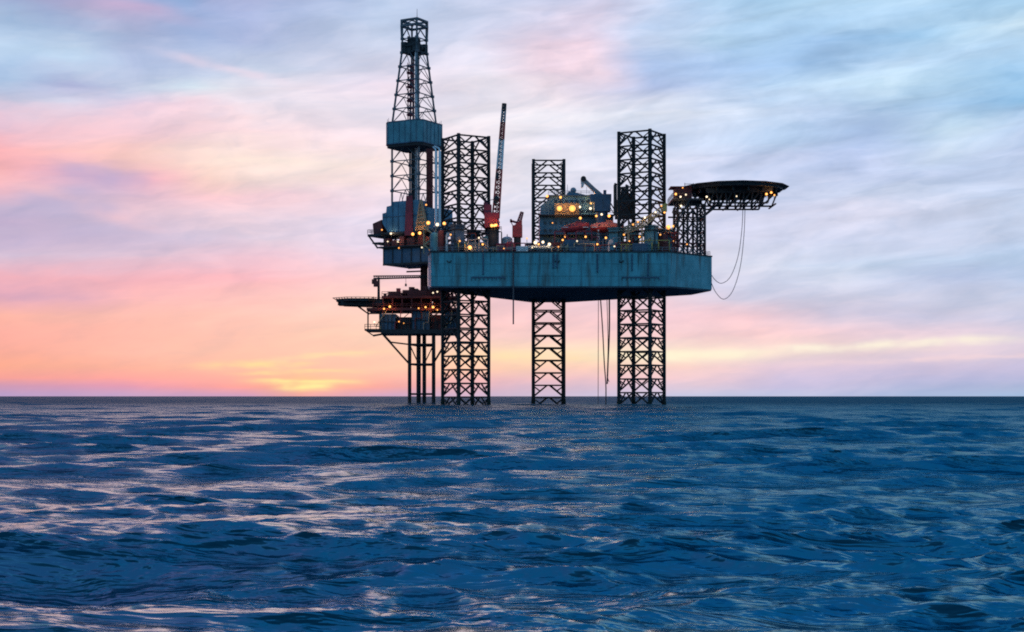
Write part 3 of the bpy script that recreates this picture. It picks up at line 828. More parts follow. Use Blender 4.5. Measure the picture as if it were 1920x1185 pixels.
for k in range(4):
    ct.bar(q_[k], q_[(k + 1) % 4], .45); ct.bar(q2[k], q2[(k + 1) % 4], .55)
    ct.bar(q2[k], q_[k], .35)
    ct.bar(q2[k], q_[(k + 1) % 4], .2)
    ct.bar(sq(99.4, 5)[k], q2[k], .42)
    ct.cyl(sq(99.4, 5)[k], q2[k].lerp(q2[(k + 1) % 4], .5), .17, n=6)
ct.bar(q_[0].lerp(q_[1], .5), q_[2].lerp(q_[3], .5), .3)
ct.build('crown_platform', MAST, dr)
an = P(782, 40, 415)
MB().cyl((an.x, an.y, 104.2), (an.x, an.y, 107.8), .10, .05, 6).build('aerial', DARK, dr)
# pipes and travelling gear inside the mast
gp = MB()
gp.cyl(P(780.5, 470, 412.5) * 1, P(780.5, 95, 412.5), .42, n=8)
gp.build('standpipe', WHITE, dr)
gd = MB(); gd.cyl(P(785, 440, 413), P(785, 95, 413), .2, n=8); gd.cyl(P(775.5, 440, 416), P(775.5, 95, 416), .22, n=8); gd.build('guide_rail', DARK, dr)
tv = MB()
zt0, zt1 = 77, 93
for k in range(9):
    z = zt0 + k * 1.9
    tv.box(P(769.5, 0, 415) * 1 + V(0, 0, z - P(0, 0, 415).z), (1.5, 1.5, .5), R(-30))
for sx in (-.65, .65):
    for sy in (-.65, .65):
        b0 = P(769.5, 0, 415)
        tv.bar((b0.x + sx, b0.y + sy, zt0 - 1), (b0.x + sx, b0.y + sy, zt1), .2)
for k in range(8):
    b0 = P(769.5, 0, 415); z = zt0 + k * 1.9
    tv.bar((b0.x - .65, b0.y - .65, z), (b0.x + .65, b0.y - .65, z + 1.9), .16)
tv.build('travelling_ladder', MAROON, dr)
db = MB()
b0 = P(774.5, 300, 411)
for k in range(3): db.cyl(P(772 + 2.4 * k, 435, 411), P(772 + 2.4 * k, 278, 411), .2, n=6)
db.build('drill_line', DARK, dr)
pb = MB()
for k in range(6):
    pb.cyl(P(800.5 + 2.0 * k, 432, 408.5 + (k % 2)), P(800.5 + 2.0 * k, 279, 408.5 + (k % 2)), .2, n=6)
pb.build('pipe_stand', BROWN, dr)
mh = MB()
for px in (817.5, 824.5):
    mh.cyl(P(px, 425, 398), P(px, 284, 404), .34, n=8)
for py in range(295, 420, 18):
    mh.bar(P(817, py, 398 + 6 * (425 - py) / 141), P(825, py, 398 + 6 * (425 - py) / 141), .14)
mh.path([P(817.5, 284, 404), P(816, 279, 405), P(812, 276, 407)], .22); mh.path([P(824.5, 284, 404), P(823, 278, 405), P(815, 274, 407)], .22)
mh.build('mud_pipe', WHITE, dr)
for px, py, Y, r_, wt in ((733, 438, 411, .33, 1), (727, 453, 411, .3, 1), (746, 453, 409.6, .36, 1), (774, 439, 405, .62, 0), (787, 437, 404.5, .62, 0), (803, 418, 400.5, .6, 0), (791, 464, 403, .3, 1),
                          (748, 465, 410, .26, 0), (806, 468, 400, .32, 0), (716, 431, 412, .3, 0), (799, 384, 401.5, .3, 0)):
    lamp(dr, P(px, py, Y), r_, bool(wt))

# ------------------------------------------------------------------ wellhead platform under the derrick
wp = thing('wellhead_platform', (P(795, 752, 415).x, 415, 0), 'small dark wellhead platform on slim piles under the derrick left of the rig', 'platform')
for px, Y, r_, in ((768, 409, .5), (785, 414, .62), (795.5, 417, .55), (813, 409, .52), (783, 421, .35), (812, 421, .35)):
    c = P(px, 743, Y)
    MB().cyl((c.x, c.y, -9), (c.x, c.y, 19.2), r_, n=10).build('pile', LEG, wp)
def px_(px, z, Y): return V((px - CX) * Y / F, Y, z)
jb = MB()
for z in (10.9, 16.2, 2.9):
    if z == 2.9:
        jlow, jb = jb, MB()
    jb.cyl(px_(768, z, 409), px_(813, z, 409), .27, n=8); jb.cyl(px_(783, z, 421), px_(812, z, 421), .24, n=8)
    jb.cyl(px_(768, z, 409), px_(783, z, 421), .24, n=8); jb.cyl(px_(813, z, 409), px_(812, z, 421), .24, n=8)
jb.build('low_brace', LEG, wp); jb = jlow
jb.cyl(px_(768, 10.9, 409), px_(716, 19.2, 409), .26, n=8)
jb.cyl(px_(768, 16.2, 409), px_(733, 16.8, 409), .2, n=8); jb.cyl(px_(733, 16.8, 409), px_(716, 19.4, 409), .2, n=8)
jb.cyl(px_(813, 11.2, 409), px_(845, 19, 409), .26, n=8)
jb.cyl(px_(768, 16.2, 409), px_(785, 11, 414), .16, n=8); jb.cyl(px_(813, 16.2, 409), px_(795, 11, 417), .16, n=8)
jb.build('brace', LEG, wp)
ld = MB()
ld.prism([(px_(714, 0, 408).x, 408), (px_(856, 0, 408).x, 408), (px_(856, 0, 408).x, 424), (px_(714, 0, 408).x, 424)], 19.1, 20.2)
ld.prism([(px_(684, 0, 409).x, 409), (px_(716, 0, 409).x, 409), (px_(716, 0, 409).x, 421), (px_(684, 0, 409).x, 421)], 19.9, 20.4)
ld.bar(px_(700, 18.6, 410), px_(716, 19, 410), .5); ld.bar(px_(686, 20, 409.5), px_(702, 18.4, 409.5), .3)
ld.rail([px_(684, 20.4, 421), px_(684, 20.4, 409), px_(716, 20.4, 409)], h=1.2, step=1.3, t=.13)
ld.bar(px_(690, 20.4, 410), px_(690, 26, 410), .35); ld.bar(px_(712, 20.4, 410), px_(712, 26, 410), .35)
ld.build('lower_deck', DARK, wp)
for pa, pb, ya, za, zb, mt in ((712, 742, 409, 20.2, 24.4, NAVY), (745, 776, 410, 20.2, 23.6, DARK), (772, 806, 408.8, 20.2, 25.1, NAVY), (809, 832, 409.6, 20.2, 24.2, BROWN), (834, 856, 408.7, 20.2, 25.0, NAVY)):
    md = MB(); md.prism([(px_(pa, 0, ya).x, ya), (px_(pb, 0, ya).x, ya), (px_(pb, 0, ya).x, 422), (px_(pa, 0, ya).x, 422)], za, zb)
    mo = md.build('process_module', mt, wp)
    mr = MB()
    for k in range(5): mr.bar(px_(pa + (pb - pa) * k / 4, za + .1, ya - .1), px_(pa + (pb - pa) * k / 4, zb - .2, ya - .1), .16)
    mr.bar(px_(pa, (za + zb) / 2, ya - .15), px_(pb, (za + zb) / 2, ya - .15), .16)
    mr.build('stiffener', BROWN if mt is DARK else DARK, mo)
for k in range(7):
    pk = MB(); x = 718 + k * 20 + random.uniform(-5, 5); z = random.uniform(20.9, 23.5)
    pk.path([px_(x, 20.2, 408.2), px_(x, z, 408.2), px_(x + random.choice((-9, 9, 13)), z, 408.2), px_(x + 11, 25.2, 408.3)], random.uniform(.1, .2))
    pk.build('riser', random.choice((BROWN, MAROON, DARK, TAN)), wp)
ud = MB()
ud.prism([(px_(688, 0, 409).x, 408), (px_(858, 0, 409).x, 408), (px_(858, 0, 409).x, 424), (px_(688, 0, 409).x, 424)], 25.3, 26.0)
for px in range(700, 860, 18):
    ud.bar(px_(px, 24.4, 408.4), px_(px, 29, 408.4), .3)
ud.prism([(px_(716, 0, 409).x, 408), (px_(858, 0, 409).x, 408), (px_(858, 0, 409).x, 424), (px_(716, 0, 409).x, 424)], 28.6, 29.2)
ud.rail([px_(716, 29.2, 408), px_(858, 29.2, 408)], h=1.1, step=1.5, t=.12)
ud.rail([px_(688, 26, 408), px_(858, 26, 408)], h=1.1, step=1.5, t=.1)
ud.build('upper_deck', BROWN, wp)
ve = MB()
for px, L, z, Y, r_ in ((722, 3.0, 27.2, 413, 1.0), (752, 4.5, 27.3, 416, 1.2), (790, 5, 27.3, 413, 1.2), (828, 4, 27.2, 414, 1.1)):
    c = px_(px, z, Y); ve.cyl(c - V(L / 2, 0, 0), c + V(L / 2, 0, 0), r_, n=14)
    ve.ell(c - V(L / 2, 0, 0), (.5, r_ * .98, r_ * .98)); ve.ell(c + V(L / 2, 0, 0), (.5, r_ * .98, r_ * .98))
    for s_ in (-.3, .3): ve.box(c + V(L * s_, 0, -r_), (.3, 1.6, .9))
ve.build('vessel', BROWN, wp)
um = MB()
um.box(px_(782, 30.0, 413), (7.5, 6, 1.8)); um.box(px_(812, 29.9, 415), (4.5, 6, 2.4)); um.box(px_(740, 29.8, 413), (3.2, 4, 1.5)); um.box(px_(758, 29.6, 411), (1.8, 2, 1.2))
um.cyl(px_(772, 29.2, 412), px_(772, 31.8, 412), .8, n=12); um.cyl(px_(800, 29, 410), px_(800, 31.9, 410), .5, n=10)
um.build('wellhead_skid', BROWN, wp)
for k in range(16):
    x = 722 + k * 8.4; hgt = random.uniform(.6, 2.4); um = MB()
    um.box(px_(x, 29.2 + hgt / 2, 409.5 + random.uniform(0, 8)), (random.uniform(.5, 1.5), 1.2, hgt))
    um.build('valve_tree', random.choice((BROWN, MAROON, DARK, RED)), wp)
# small helideck
hx = px_(676, 28.4, 413)
mo8 = [(hx.x + 6.8 * math.cos(R(22.5 + 45 * i)), hx.y + 6.8 * math.sin(R(22.5 + 45 * i))) for i in range(8)]
sh_ = MB().prism(mo8, 27.8, 28.5)
for i in range(8):
    a, b_ = V(*mo8[i], 28.2), V(*mo8[(i + 1) % 8], 28.2)
    oa, ob = hx + (a - hx) * 1.14, hx + (b_ - hx) * 1.14
    oa.z = ob.z = 28.75
    sh_.bar(oa, ob, .14)
    for k in range(5): sh_.bar(a.lerp(b_, k / 5), oa.lerp(ob, k / 5), .13)
for yy in (-4, -1.5, 1.5, 4):
    L = math.sqrt(46 - yy * yy) * .9
    sh_.bar((hx.x - L, hx.y + yy, 27.6), (hx.x + L + 2, hx.y + yy, 27.2), .5, 1.5)
sh_.bar((hx.x + 6, hx.y - 3, 27), (hx.x + 6, hx.y + 3, 27), .6, 1.6)
sh_.cyl(px_(662, 27.4, 411), px_(690, 24.6, 411), .2, n=6); sh_.cyl(px_(668, 27.4, 416), px_(692, 24.6, 416), .2, n=6)
sh_.cyl(px_(696, 27.4, 411), px_(712, 24.6, 411), .2, n=6); sh_.bar(px_(690, 24.6, 410.5), px_(716, 24.6, 410.5), .35)
sh_.build('small_helideck', DARK, wp)
for px, py, Y, r_, wt in ((720, 579, 407.5, .36, 0), (731, 575, 407.5, .42, 0), (748, 603, 407.8, .3, 0), (785, 578, 407.5, .28, 0), (798, 576, 407.5, .34, 0), (812, 576, 407.5, .4, 0), (820, 581, 407.5, .24, 0), (836, 578, 407.5, .26, 1),
                          (757, 606, 407.8, .2, 0), (702, 604, 408.5, .34, 1)):
    lamp(wp, P(px, py, Y), r_, bool(wt))
pc = thing('platform_crane', tuple(px_(710, 26, 411)), 'thin dark crane with a level boom on the small platform under the derrick', 'crane')
MB().cyl(px_(710, 26, 411), px_(710, 34.4, 411), .42, .3, n=8).build('pedestal', DARK, pc)
bm_ = MB()
for dz_, dy_ in ((0, -.4), (0, .4), (.7, 0)):
    bm_.cyl(px_(700, 34 + dz_, 411 + dy_), px_(802, 34.4 + dz_ * .6, 411 + dy_), .2, n=6)
for k in range(24):
    x = 700 + k * 4.2
    bm_.bar(px_(x, 34, 410.6), px_(x + 2.1, 34.6, 411), .08); bm_.bar(px_(x + 2.1, 34.6, 411), px_(x + 4.2, 34, 410.6), .08)
bm_.build('boom', DARK, pc)
cbn = MB(); cbn.box(px_(706, 32.6, 411), (1.5, 1.5, 1.5)); cbn.box(px_(702, 33.2, 411), (1.3, 1.4, 1.2)); cbn.build('cab', BROWN, pc)
hk = MB(); hk.cyl(px_(761, 34.2, 411), px_(761, 32.6, 411), .06, n=6); hk.box(px_(761, 32.3, 411), (.5, .3, .7)); hk.build('hook', DARK, pc)
vb = thing('vent_boom', tuple(px_(800, 29, 415)), 'stubby dark pipe stack with two side arms under the cantilever beside the hull', 'pipe stack')
v_ = MB(); v_.cyl(px_(797, 29, 415), px_(797, 38, 415), .75, n=10); v_.cyl(px_(791, 31, 415), px_(791, 37.6, 415), .4, n=10); v_.build('stack', BROWN, vb)
for z, a, b_ in ((36.2, 762, 797), (34.6, 778, 800), (31.0, 774, 786)):
    MB().bar(px_(a, z, 415), px_(b_, z + .2, 415), .4).build('arm', DARK, vb)

# ------------------------------------------------------------------ crew quarters
aq = thing('crew_quarters', (P(1080, 475, 400).x, 400, ZD), 'stepped blue crew quarters block with warm lit balcony behind the lifeboats', 'building')
def blk(px0, px1, py0, py1, Y, dpt):
    x0_, x1_ = P(px0, 0, Y).x, P(px1, 0, Y).x
    return [(x0_, Y), (x1_, Y), (x1_, Y + dpt), (x0_, Y + dpt)], P(0, py1, Y).z, P(0, py0, Y).z
b1 = MB()
po, z0, z1 = blk(1012, 1150, 404, 480, 396, 12); b1.prism(po, ZD + .06, z1)
po, _, z2 = blk(1030, 1118, 368, 404, 397, 10); b1.prism(po, z1, z2)
po, _, z3 = blk(1058, 1114, 361, 368, 398, 8); b1.hull8([(x, y, z2) for x, y in po], [(x + (1.2 if i in (0, 3) else -3.5), y, z3 + (0.35 if i in (0, 3) else -.3)) for i, (x, y) in enumerate(po)])
po, _, z4 = blk(1014, 1030, 386, 404, 396.5, 9); b1.hull8([(x, y, z1) for x, y in po], [(x, y, z4 + (1.6 if i in (1, 2) else 0)) for i, (x, y) in enumerate(po)])
wl = b1.build('wall', BLUE, aq)
rf = MB()
po, _, z2 = blk(1028, 1120, 367.5, 404, 396.6, 10.6); rf.prism(po, z2 + .01, z2 + .3)
rf.rail([(po[1][0], po[1][1], z2 + .3), (po[0][0], po[0][1], z2 + .3)], h=1.0, t=.09)
rf.build('roof', NAVY, aq)
po, _, z1b = blk(1010, 1152, 404, 480, 394.6, 2)
bl = MB(); bl.prism([(x, y - .6) for x, y in po[:2]] + [(x, 396) for x, y in (po[1], po[0])], z1b - .1, z1b + .2)
bl.rail([(po[0][0], 394.1, z1b + .2), (po[1][0], 394.1, z1b + .2)], h=1.0, t=.09)
zm = P(0, 440, 394).z
bl.prism([(po[0][0], 394), (po[1][0], 394), (po[1][0], 396), (po[0][0], 396)], zm - .1, zm + .12)
bl.rail([(po[0][0], 394.1, zm + .12), (po[1][0], 394.1, zm + .12)], h=1.0, t=.09)
bl.build('gallery', DARK, aq)
lp = MB(); po, za, zb = blk(1040, 1086, 381, 406, 394.9, 2.0); lp.prism(po, za, zb); lp.build('lit_bay', TAN, aq)
wi = 0
for py in (378, 396, 418, 432, 452):
    for px in range(1022, 1148, 10):
        if py < 404 and (px < 1036 or px > 1112): continue
        if py == 396 and 1036 < px < 1090: continue
        Y = 396.98 if py < 404 else 395.98
        c = P(px, py, Y)
        fm = MB().box((c.x, c.y, c.z), (.8, .06, .8)).build('window', NAVY, aq)
        litw = random.random() < .10
        MB().box((c.x, c.y - .035, c.z), (.6, .06, .6)).build('pane', PANE if litw else GLASS, fm)
ant = MB()
for px, a, b_, r_ in ((1040, 368, 352, .06), (1064, 360, 346, .06), (1100, 364, 350, .05)):
    ant.cyl(P(px, a, 401), P(px, b_, 401), r_, n=6)
ant.ell(P(1075, 357, 401), (.8, .8, .8)); ant.cyl(P(1075, 364, 401), P(1075, 358, 401), .2)
ant.build('aerial', GREY, aq)
for px, py, Y, r_, wt in ((1049, 391, 394.2, .95, 0), (1073, 391, 394.2, .95, 0), (1026, 368, 395.5, .5, 0), (1051, 370, 396, .5, 0), (1087, 388, 395.5, .45, 1), (1107, 391, 395.5, .48, 1), (1108, 372, 396, .4, 0), (1108, 381, 396, .3, 0),
                          (1061, 443, 393, .55, 0), (1055, 450, 393, .4, 0), (1088, 409, 382.5, .4, 0), (1118, 405, 383, .4, 0), (1128, 402, 383, .35, 1), (1142, 405, 382, .45, 0), (1036, 418, 393.2, .25, 0)):
    lamp(aq, P(px, py, Y), r_, bool(wt))

# ------------------------------------------------------------------ lifeboats
def lifeboat(c, L, tilt, label, col, topcol, group):
    o = thing('lifeboat', tuple(c), label, 'lifeboat', group)
    W_ = L * .36; H_ = L * .30
    nu, nv = 16, 12
    def surf(z0, z1, topf):
        vs, fs = [], []
        for i in range(nu + 1):
            s_ = -1 + 2 * i / nu
            wid = W_ / 2 * (1 - abs(s_) ** 2.6) ** .6 + .02
            for j in range(nv + 1):
                t = j / nv * math.pi
                y = -math.cos(t) * wid
                z = math.sin(t) * (z1 - z0) * (1 - .55 * abs(s_) ** 2.2)
                vs.append((s_ * L / 2, y, z0 + z if topf else z0 - z))
        m_ = nv + 1
        for i in range(nu):
            for j in range(nv):
                fs.append((i * m_ + j, (i + 1) * m_ + j, (i + 1) * m_ + j + 1, i * m_ + j + 1))
        ct_, st2 = math.cos(tilt), math.sin(tilt)
        return [V(c.x + x * ct_ - z * st2, c.y + y, c.z + x * st2 + z * ct_) for x, y, z in vs], fs
    h_ = MB(); h_.add(*surf(0, H_ * .55, False), smooth=True); h_.build('hull', topcol, o)
    k_ = MB(); k_.add(*surf(.04, H_ * .60, True), smooth=True); k_.build('canopy', col, o)
    g_ = MB(); g_.bar((c.x - L * .46, c.y - W_ * .4, c.z + .02), (c.x + L * .46, c.y - W_ * .4, c.z + .02), .16); g_.build('grab_rail', WHITE, o)
    tt = MB(); tt.box((c.x + L * .1, c.y, c.z + H_ * .62), (L * .22, W_ * .4, H_ * .26)); tt.build('cockpit', col, o)
    wn = MB()
    for k in (-.22, -.08, .06): wn.box((c.x + L * k, c.y - W_ * .46, c.z + H_ * .22), (.5, .14, .3))
    wn.build('porthole', GLASS, o)
    return o
lifeboat(P(1079, 427, 386), 7.0, .16, 'red covered lifeboat tilted bow up at the left of the pair on the near deck', RED, MAROON, 'lifeboats on the near deck')
lifeboat(P(1137, 427, 386), 8.2, 0, 'pink and orange covered lifeboat held level on pale davits at the right of the pair', ORANGE, RED, 'lifeboats on the near deck')
def davit(px, py0, py1, Y, label, mat):
    o = thing('lifeboat_davit', tuple(V(P(px, 0, Y).x, Y, ZD)), label, 'davit', 'davits carrying the lifeboats')
    a, b_ = V(P(px, 0, Y).x, Y, ZD + .06), P(px, py0, Y)
    MB().bar(a, b_, .45).bar(b_, P(px, py0 - 2, Y - 3), .35).build('arm', mat, o)
    MB().box((a.x, a.y, ZD + .25), (1.2, 1.6, .4)).build('foot', mat, o)
    MB().bar(a + V(.0, 2.2, 0), a.lerp(b_, .7), .3).build('strut', mat, o)
davit(1062, 436, 0, 389, 'dark davit post under the left end of the red lifeboat', DARK)
davit(1096, 431, 0, 389, 'dark davit post under the right end of the red lifeboat', DARK)
davit(1122, 434, 0, 386.5, 'pale davit post under the left end of the pink and orange lifeboat', WHITE)
davit(1152, 434, 0, 386.5, 'pale davit post under the right end of the pink and orange lifeboat', WHITE)

# ------------------------------------------------------------------ cranes
def lattice(mb, a, b_, w0, w1, t, nb_, side=V(0, 1, 0)):
    a = V(*a); b_ = V(*b_); d = (b_ - a).normalized()
    u = d.cross(side).normalized(); v2 = u.cross(d).normalized()
    prev = None
    for i in range(nb_ + 1):
        f = i / nb_; c = a.lerp(b_, f); ww = (w0 + (w1 - w0) * f) / 2
        ring = [c + u * ww + v2 * ww, c - u * ww + v2 * ww, c - u * ww - v2 * ww, c + u * ww - v2 * ww]
        for k in range(4): mb.bar(ring[k], ring[(k + 1) % 4], t * .6)
        if prev:
            for k in range(4):
                mb.bar(prev[k], ring[k], t)
                mb.bar(prev[k], ring[(k + 1) % 4], t * .55)
        prev = ring
Yc = 376.5
tc_ = thing('pedestal_crane', (P(924, 475, Yc).x, Yc, ZD), 'tall deck crane with a red and white banded lattice boom raised almost upright', 'crane')
c0 = V(P(924, 475, Yc).x, Yc, ZD + .06)
MB().cyl(c0, P(924, 430, Yc), 1.25, n=14).build('pedestal', DARK, tc_)
ho = MB(); ho.box(P(922, 414, Yc), (3.6, 4, 3.6)); ho.box(P(915, 404, Yc), (1.8, 3.4, 5.0)); ho.box(P(911, 392, Yc), (1.1, 2.4, 3)); ho.build('machinery_house', MAROON, tc_)
cabn = MB().extr([P(930, 426, Yc - 2.4), P(936, 426, Yc - 2.4), P(937, 415, Yc - 2.4), P(930, 412, Yc - 2.4)], V(0, 0, 0), V(0, 1.8, 0)).build('cab', RED, tc_)
MB().extr([P(931.5, 420, Yc - 2.43), P(935.5, 420, Yc - 2.43), P(935.8, 415.5, Yc - 2.43), P(931.5, 414, Yc - 2.43)], V(0, 0, 0), V(0, .02, 0)).build('window', GLASS, cabn)
def bpt(py):  # point on the boom axis
    f = (408 - py) / (408 - 196)
    return P(929.5 + (945.5 - 929.5) * f, py, Yc)
def bw(py):
    f = (408 - py) / 212
    return 1.6 - 0.85 * f
for ya, yb, mt in ((408, 384, RED), (384, 356, RED), (356, 318, RED), (318, 262, WHITE), (262, 230, RED), (230, 208, GREY), (208, 195, DARK)):
    b_ = MB(); lattice(b_, bpt(ya), bpt(yb), bw(ya), bw(yb), .40, max(2, int((ya - yb) / 8)))
    b_.build('boom_section', mt, tc_)
af = MB(); af.bar(P(918, 410, Yc - 1), P(909, 377, Yc), .3); af.bar(P(914, 410, Yc + 1), P(909, 377, Yc), .3); af.build('gantry', MAROON, tc_)
pd = MB()
for dy_ in (-.5, .5): pd.cyl(P(909, 378, Yc + dy_), P(932, 372, Yc + dy_), .09, n=6)
pd.cyl(P(943, 208, Yc - .9), P(932.5, 330, Yc - .9), .07, n=6); pd.cyl(P(932.5, 330, Yc - .9), P(931, 372, Yc - .9), .06, n=6)
pd.build('hoist_rope', WIRE, tc_)
hb_ = MB(); hb_.box(P(932.5, 329, Yc - .9), (.75, .5, 1.5)); hb_.ell(P(932.5, 334, Yc - .9), (.35, .3, .5)); hb_.build('hook_block', DARK, tc_)
hb_ = MB(); hb_.ell(P(931, 373, Yc - .9), (.7, .5, .8)); hb_.box(P(929, 378, Yc - .9), (.8, .5, 1.0)); hb_.build('whip_hook', DARK, tc_)
lamp(tc_, P(930, 422, Yc - 3), .5); lamp(tc_, P(922, 423, Yc - 3), .5)

Yr = 379
rc = thing('deck_crane', (P(970, 470, Yr).x, Yr, ZD), 'stubby dark red crane with a short jib on the deck left of the middle leg', 'crane')
MB().cyl((P(970, 0, Yr).x, Yr, ZD + .06), P(970, 446, Yr), .9, n=12).build('pedestal', DARK, rc)
MB().box(P(970, 434, Yr), (2.5, 2.4, 2.9)).extr([P(962, 424, Yr - 1.1), P(979, 424, Yr - 1.1), P(979, 412, Yr - 1.1), P(974, 414, Yr - 1.1)], V(0, 0, 0), V(0, 2.2, 0)).build('machinery_house', RED, rc)
j_ = MB(); lattice(j_, P(971, 424, Yr), P(979, 398, Yr), 1.0, .6, .3, 5); j_.build('jib', MAROON, rc)
j_ = MB(); j_.bar(P(972, 418, Yr), P(957, 414, Yr), .5); j_.bar(P(957, 414, Yr), P(961, 422, Yr), .2); j_.bar(P(958, 411, Yr), P(958, 417, Yr), .5); j_.build('counter_arm', MAROON, rc)

Yk = 391
kc = thing('knuckle_crane', (P(1128, 475, Yk).x, Yk, ZD), 'pale crane with a thick bent boom above a dark blue cab behind the lifeboats', 'crane')
MB().cyl((P(1129, 0, Yk).x, Yk, ZD + .06), P(1129, 398, Yk), 1.5, n=14).build('pedestal', NAVY, kc)
MB().box(P(1129, 384, Yk), (4.2, 3.4, 3.6)).box(P(1126, 372, Yk), (5.4, 3, 1.9)).box(P(1134, 363, Yk), (.7, 2, 1.6)).build('cab', NAVY, kc)
kb = MB()
kb.extr([P(1126, 372, Yk - .8), P(1133, 366, Yk - .8), P(1116, 352, Yk - .8), P(1096, 333, Yk - .8), P(1090, 337, Yk - .8), P(1104, 350, Yk - .8)], V(0, 0, 0), V(0, 1.6, 0))
kb.build('boom', GREY, kc)
kj = MB().extr([P(1089, 335, Yk - .6), P(1098, 337, Yk - .6), P(1094, 350, Yk - .6), P(1090, 352, Yk - .6)], V(0, 0, 0), V(0, 1.2, 0))
kj.build('jib', WHITE, kc)
MB().cyl(P(1094, 335, Yk - 1.0), P(1094, 335, Yk + 1.0), .7, n=12).build('knuckle', DARK, kc)
ks = MB(); ks.cyl(P(1136, 365, Yk), P(1158, 404, Yk + 1), .16, n=6); ks.cyl(P(1133, 366, Yk), P(1150, 400, Yk + 1), .1, n=6); ks.build('stay', GREY, kc)

# exhaust stack beside the right leg
ex = thing('exhaust_stack', (P(1170, 475, 378).x, 389, ZD), 'dark cluster of exhaust pipes and silencers rising inside the right leg', 'exhaust stack')
e_ = MB()
e_.box((P(1172, 0, 390).x, 390, P(0, 393, 390).z), (5.0, 4, 4.6)); e_.box((P(1174, 0, 390).x, 390, P(0, 373, 390).z), (3.6, 3, 2.4))
e_.build('silencer', DARK, ex)
e_ = MB()
for px in (1160, 1168, 1178, 1186): e_.bar((P(px, 0, 390).x, 389, ZD + .06), (P(px, 0, 390).x, 389, P(0, 402, 390).z), .35)
e_.build('frame', DARK, ex)
for px, py, r_ in ((1153.5, 347, .45), (1167, 358, .4), (1175, 350, .55), (1183, 362, .4)):
    e_ = MB(); e_.cyl(P(px, 404, 389.5), P(px, py, 389.5), r_, n=10); e_.cyl(P(px, py, 389.5), P(px + 1.5, py - 3, 389.5), r_ * .9, n=10)
    e_.build('exhaust_pipe', DARK, ex)

# burner boom: tan lattice arm at the right leg
bb = thing('burner_boom', tuple(V(P(1180, 0, 373).x, 373, ZD)), 'tan lattice burner boom slanting up in front of the right leg', 'boom')
b_ = MB(); lattice(b_, P(1172, 432, 373), P(1206, 419, 373), 1.6, 1.5, .22, 6); lattice(b_, P(1206, 419, 373), P(1247, 388, 373.5), 1.5, .8, .2, 8); b_.build('lattice', TAN, bb)
MB().box(P(1246, 390, 373.5), (1.1, 1.1, 1.8)).cyl(P(1246, 386, 373.5), P(1250, 382, 373.5), .4, n=8).build('burner_head', YELLOW, bb)
MB().bar(V(P(1178, 0, 373).x, 373, ZD + .06), P(1178, 430, 373), .5).bar(V(P(1204, 0, 373).x, 373, ZD + .06), P(1204, 421, 373), .4).build('post', TAN, bb)
for px, py, r_, wt in ((1196, 416, .32, 0), (1209, 408, .3, 1), (1187, 421, .3, 0), (1229, 398, .3, 1), (1240, 386, .3, 0)):
    lamp(bb, P(px, py, 372), r_, bool(wt))

# ------------------------------------------------------------------ things standing on deck
def zdeck(px, Y): return V(P(px, 0, Y).x, Y, ZD + .06)
def container(px, Y, size, mat, rz, label, stack=0.0):
    c = zdeck(px, Y) + V(0, 0, stack)
    o = thing('container', tuple(c), label, 'container')
    L, W_, H_ = size
    MB().box((c.x, c.y, c.z + H_ / 2), size, rz).build('body', mat, o)
    rr = MB(); cs, sn = math.cos(rz), math.sin(rz)
    n = int(L / .5)
    for i in range(n + 1):
        x = -L / 2 + L * i / n
        for sy in (-1,):
            y = sy * (W_ / 2 + .03)
            p = V(c.x + x * cs - y * sn, c.y + x * sn + y * cs, c.z)
            rr.bar(p + V(0, 0, .1), p + V(0, 0, H_ - .1), .1)
    rr.build('rib', mat, o)
    return o
container(893, 373.6, (5.6, 2.4, 2.5), NAVY, .02, 'long navy container on the near deck edge beside the left leg')
container(940, 374.8, (2.6, 2.4, 2.3), MAROON, .1, 'small maroon container at the foot of the tall banded crane')
container(979, 373.4, (2.8, 2.2, 1.5), WHITE, 0, 'small white container below the stubby red crane')
container(1082, 374.5, (6.0, 2.4, 3.2), NAVY, 0, 'tall navy container under the red lifeboat')
container(1106, 376.0, (2.6, 2.4, 3.0), TEAL, .05, 'teal container between the two lifeboats')
container(1200, 372.8, (3.6, 2.0, 2.2), NAVY, -.05, 'navy container below the tan burner boom')
container(1040, 376.5, (3.4, 2.4, 2.8), BROWN, .1, 'brown container at the left end of the crew quarters')

def tank(px, Y, r_, h, mat, label, dome=True):
    c = zdeck(px, Y)
    o = thing('storage_tank', tuple(c), label, 'tank')
    MB().cyl(c + V(0, 0, .5), c + V(0, 0, h), r_, n=16).ell(c + V(0, 0, h), (r_ * .99, r_ * .99, r_ * .5), 16, 8).build('shell', mat, o)
    l_ = MB()
    for k in range(4):
        a = k * math.pi / 2 + .6; p = c + V(math.cos(a) * r_ * .85, math.sin(a) * r_ * .85, 0); l_.bar(p, p + V(0, 0, .7), .2)
    l_.build('leg', DARK, o)
    l_ = MB(); l_.cyl(c + V(0, 0, h + r_ * .45), c + V(0, 0, h + r_ * .45 + .6), .12, n=6); l_.cyl(c + V(-r_ - .05, -.3, .6), c + V(-r_ - .05, -.3, h), .08, n=6); l_.build('pipe', GREY, o)
tank(951, 382, 1.35, 4.2, WHITE, 'white domed tank between the tall banded crane and the stubby red crane')
tank(957, 374.2, 1.2, 2.2, MAROON, 'squat maroon tank on the near deck edge beside the white container')
tank(1018, 384, 1.0, 2.6, GREY, 'grey tank beside the foot of the middle leg')
tank(815, 374.5, 1.0, 4.6, TEAL, 'teal tank at the left corner of the hull deck')
tank(827, 374.0, .8, 5.2, BROWN, 'slim brown tank next to the teal one at the left hull corner')
tank(1241, 376.5, 1.1, 4.6, BROWN, 'brown tank between the right leg and the helideck tower')

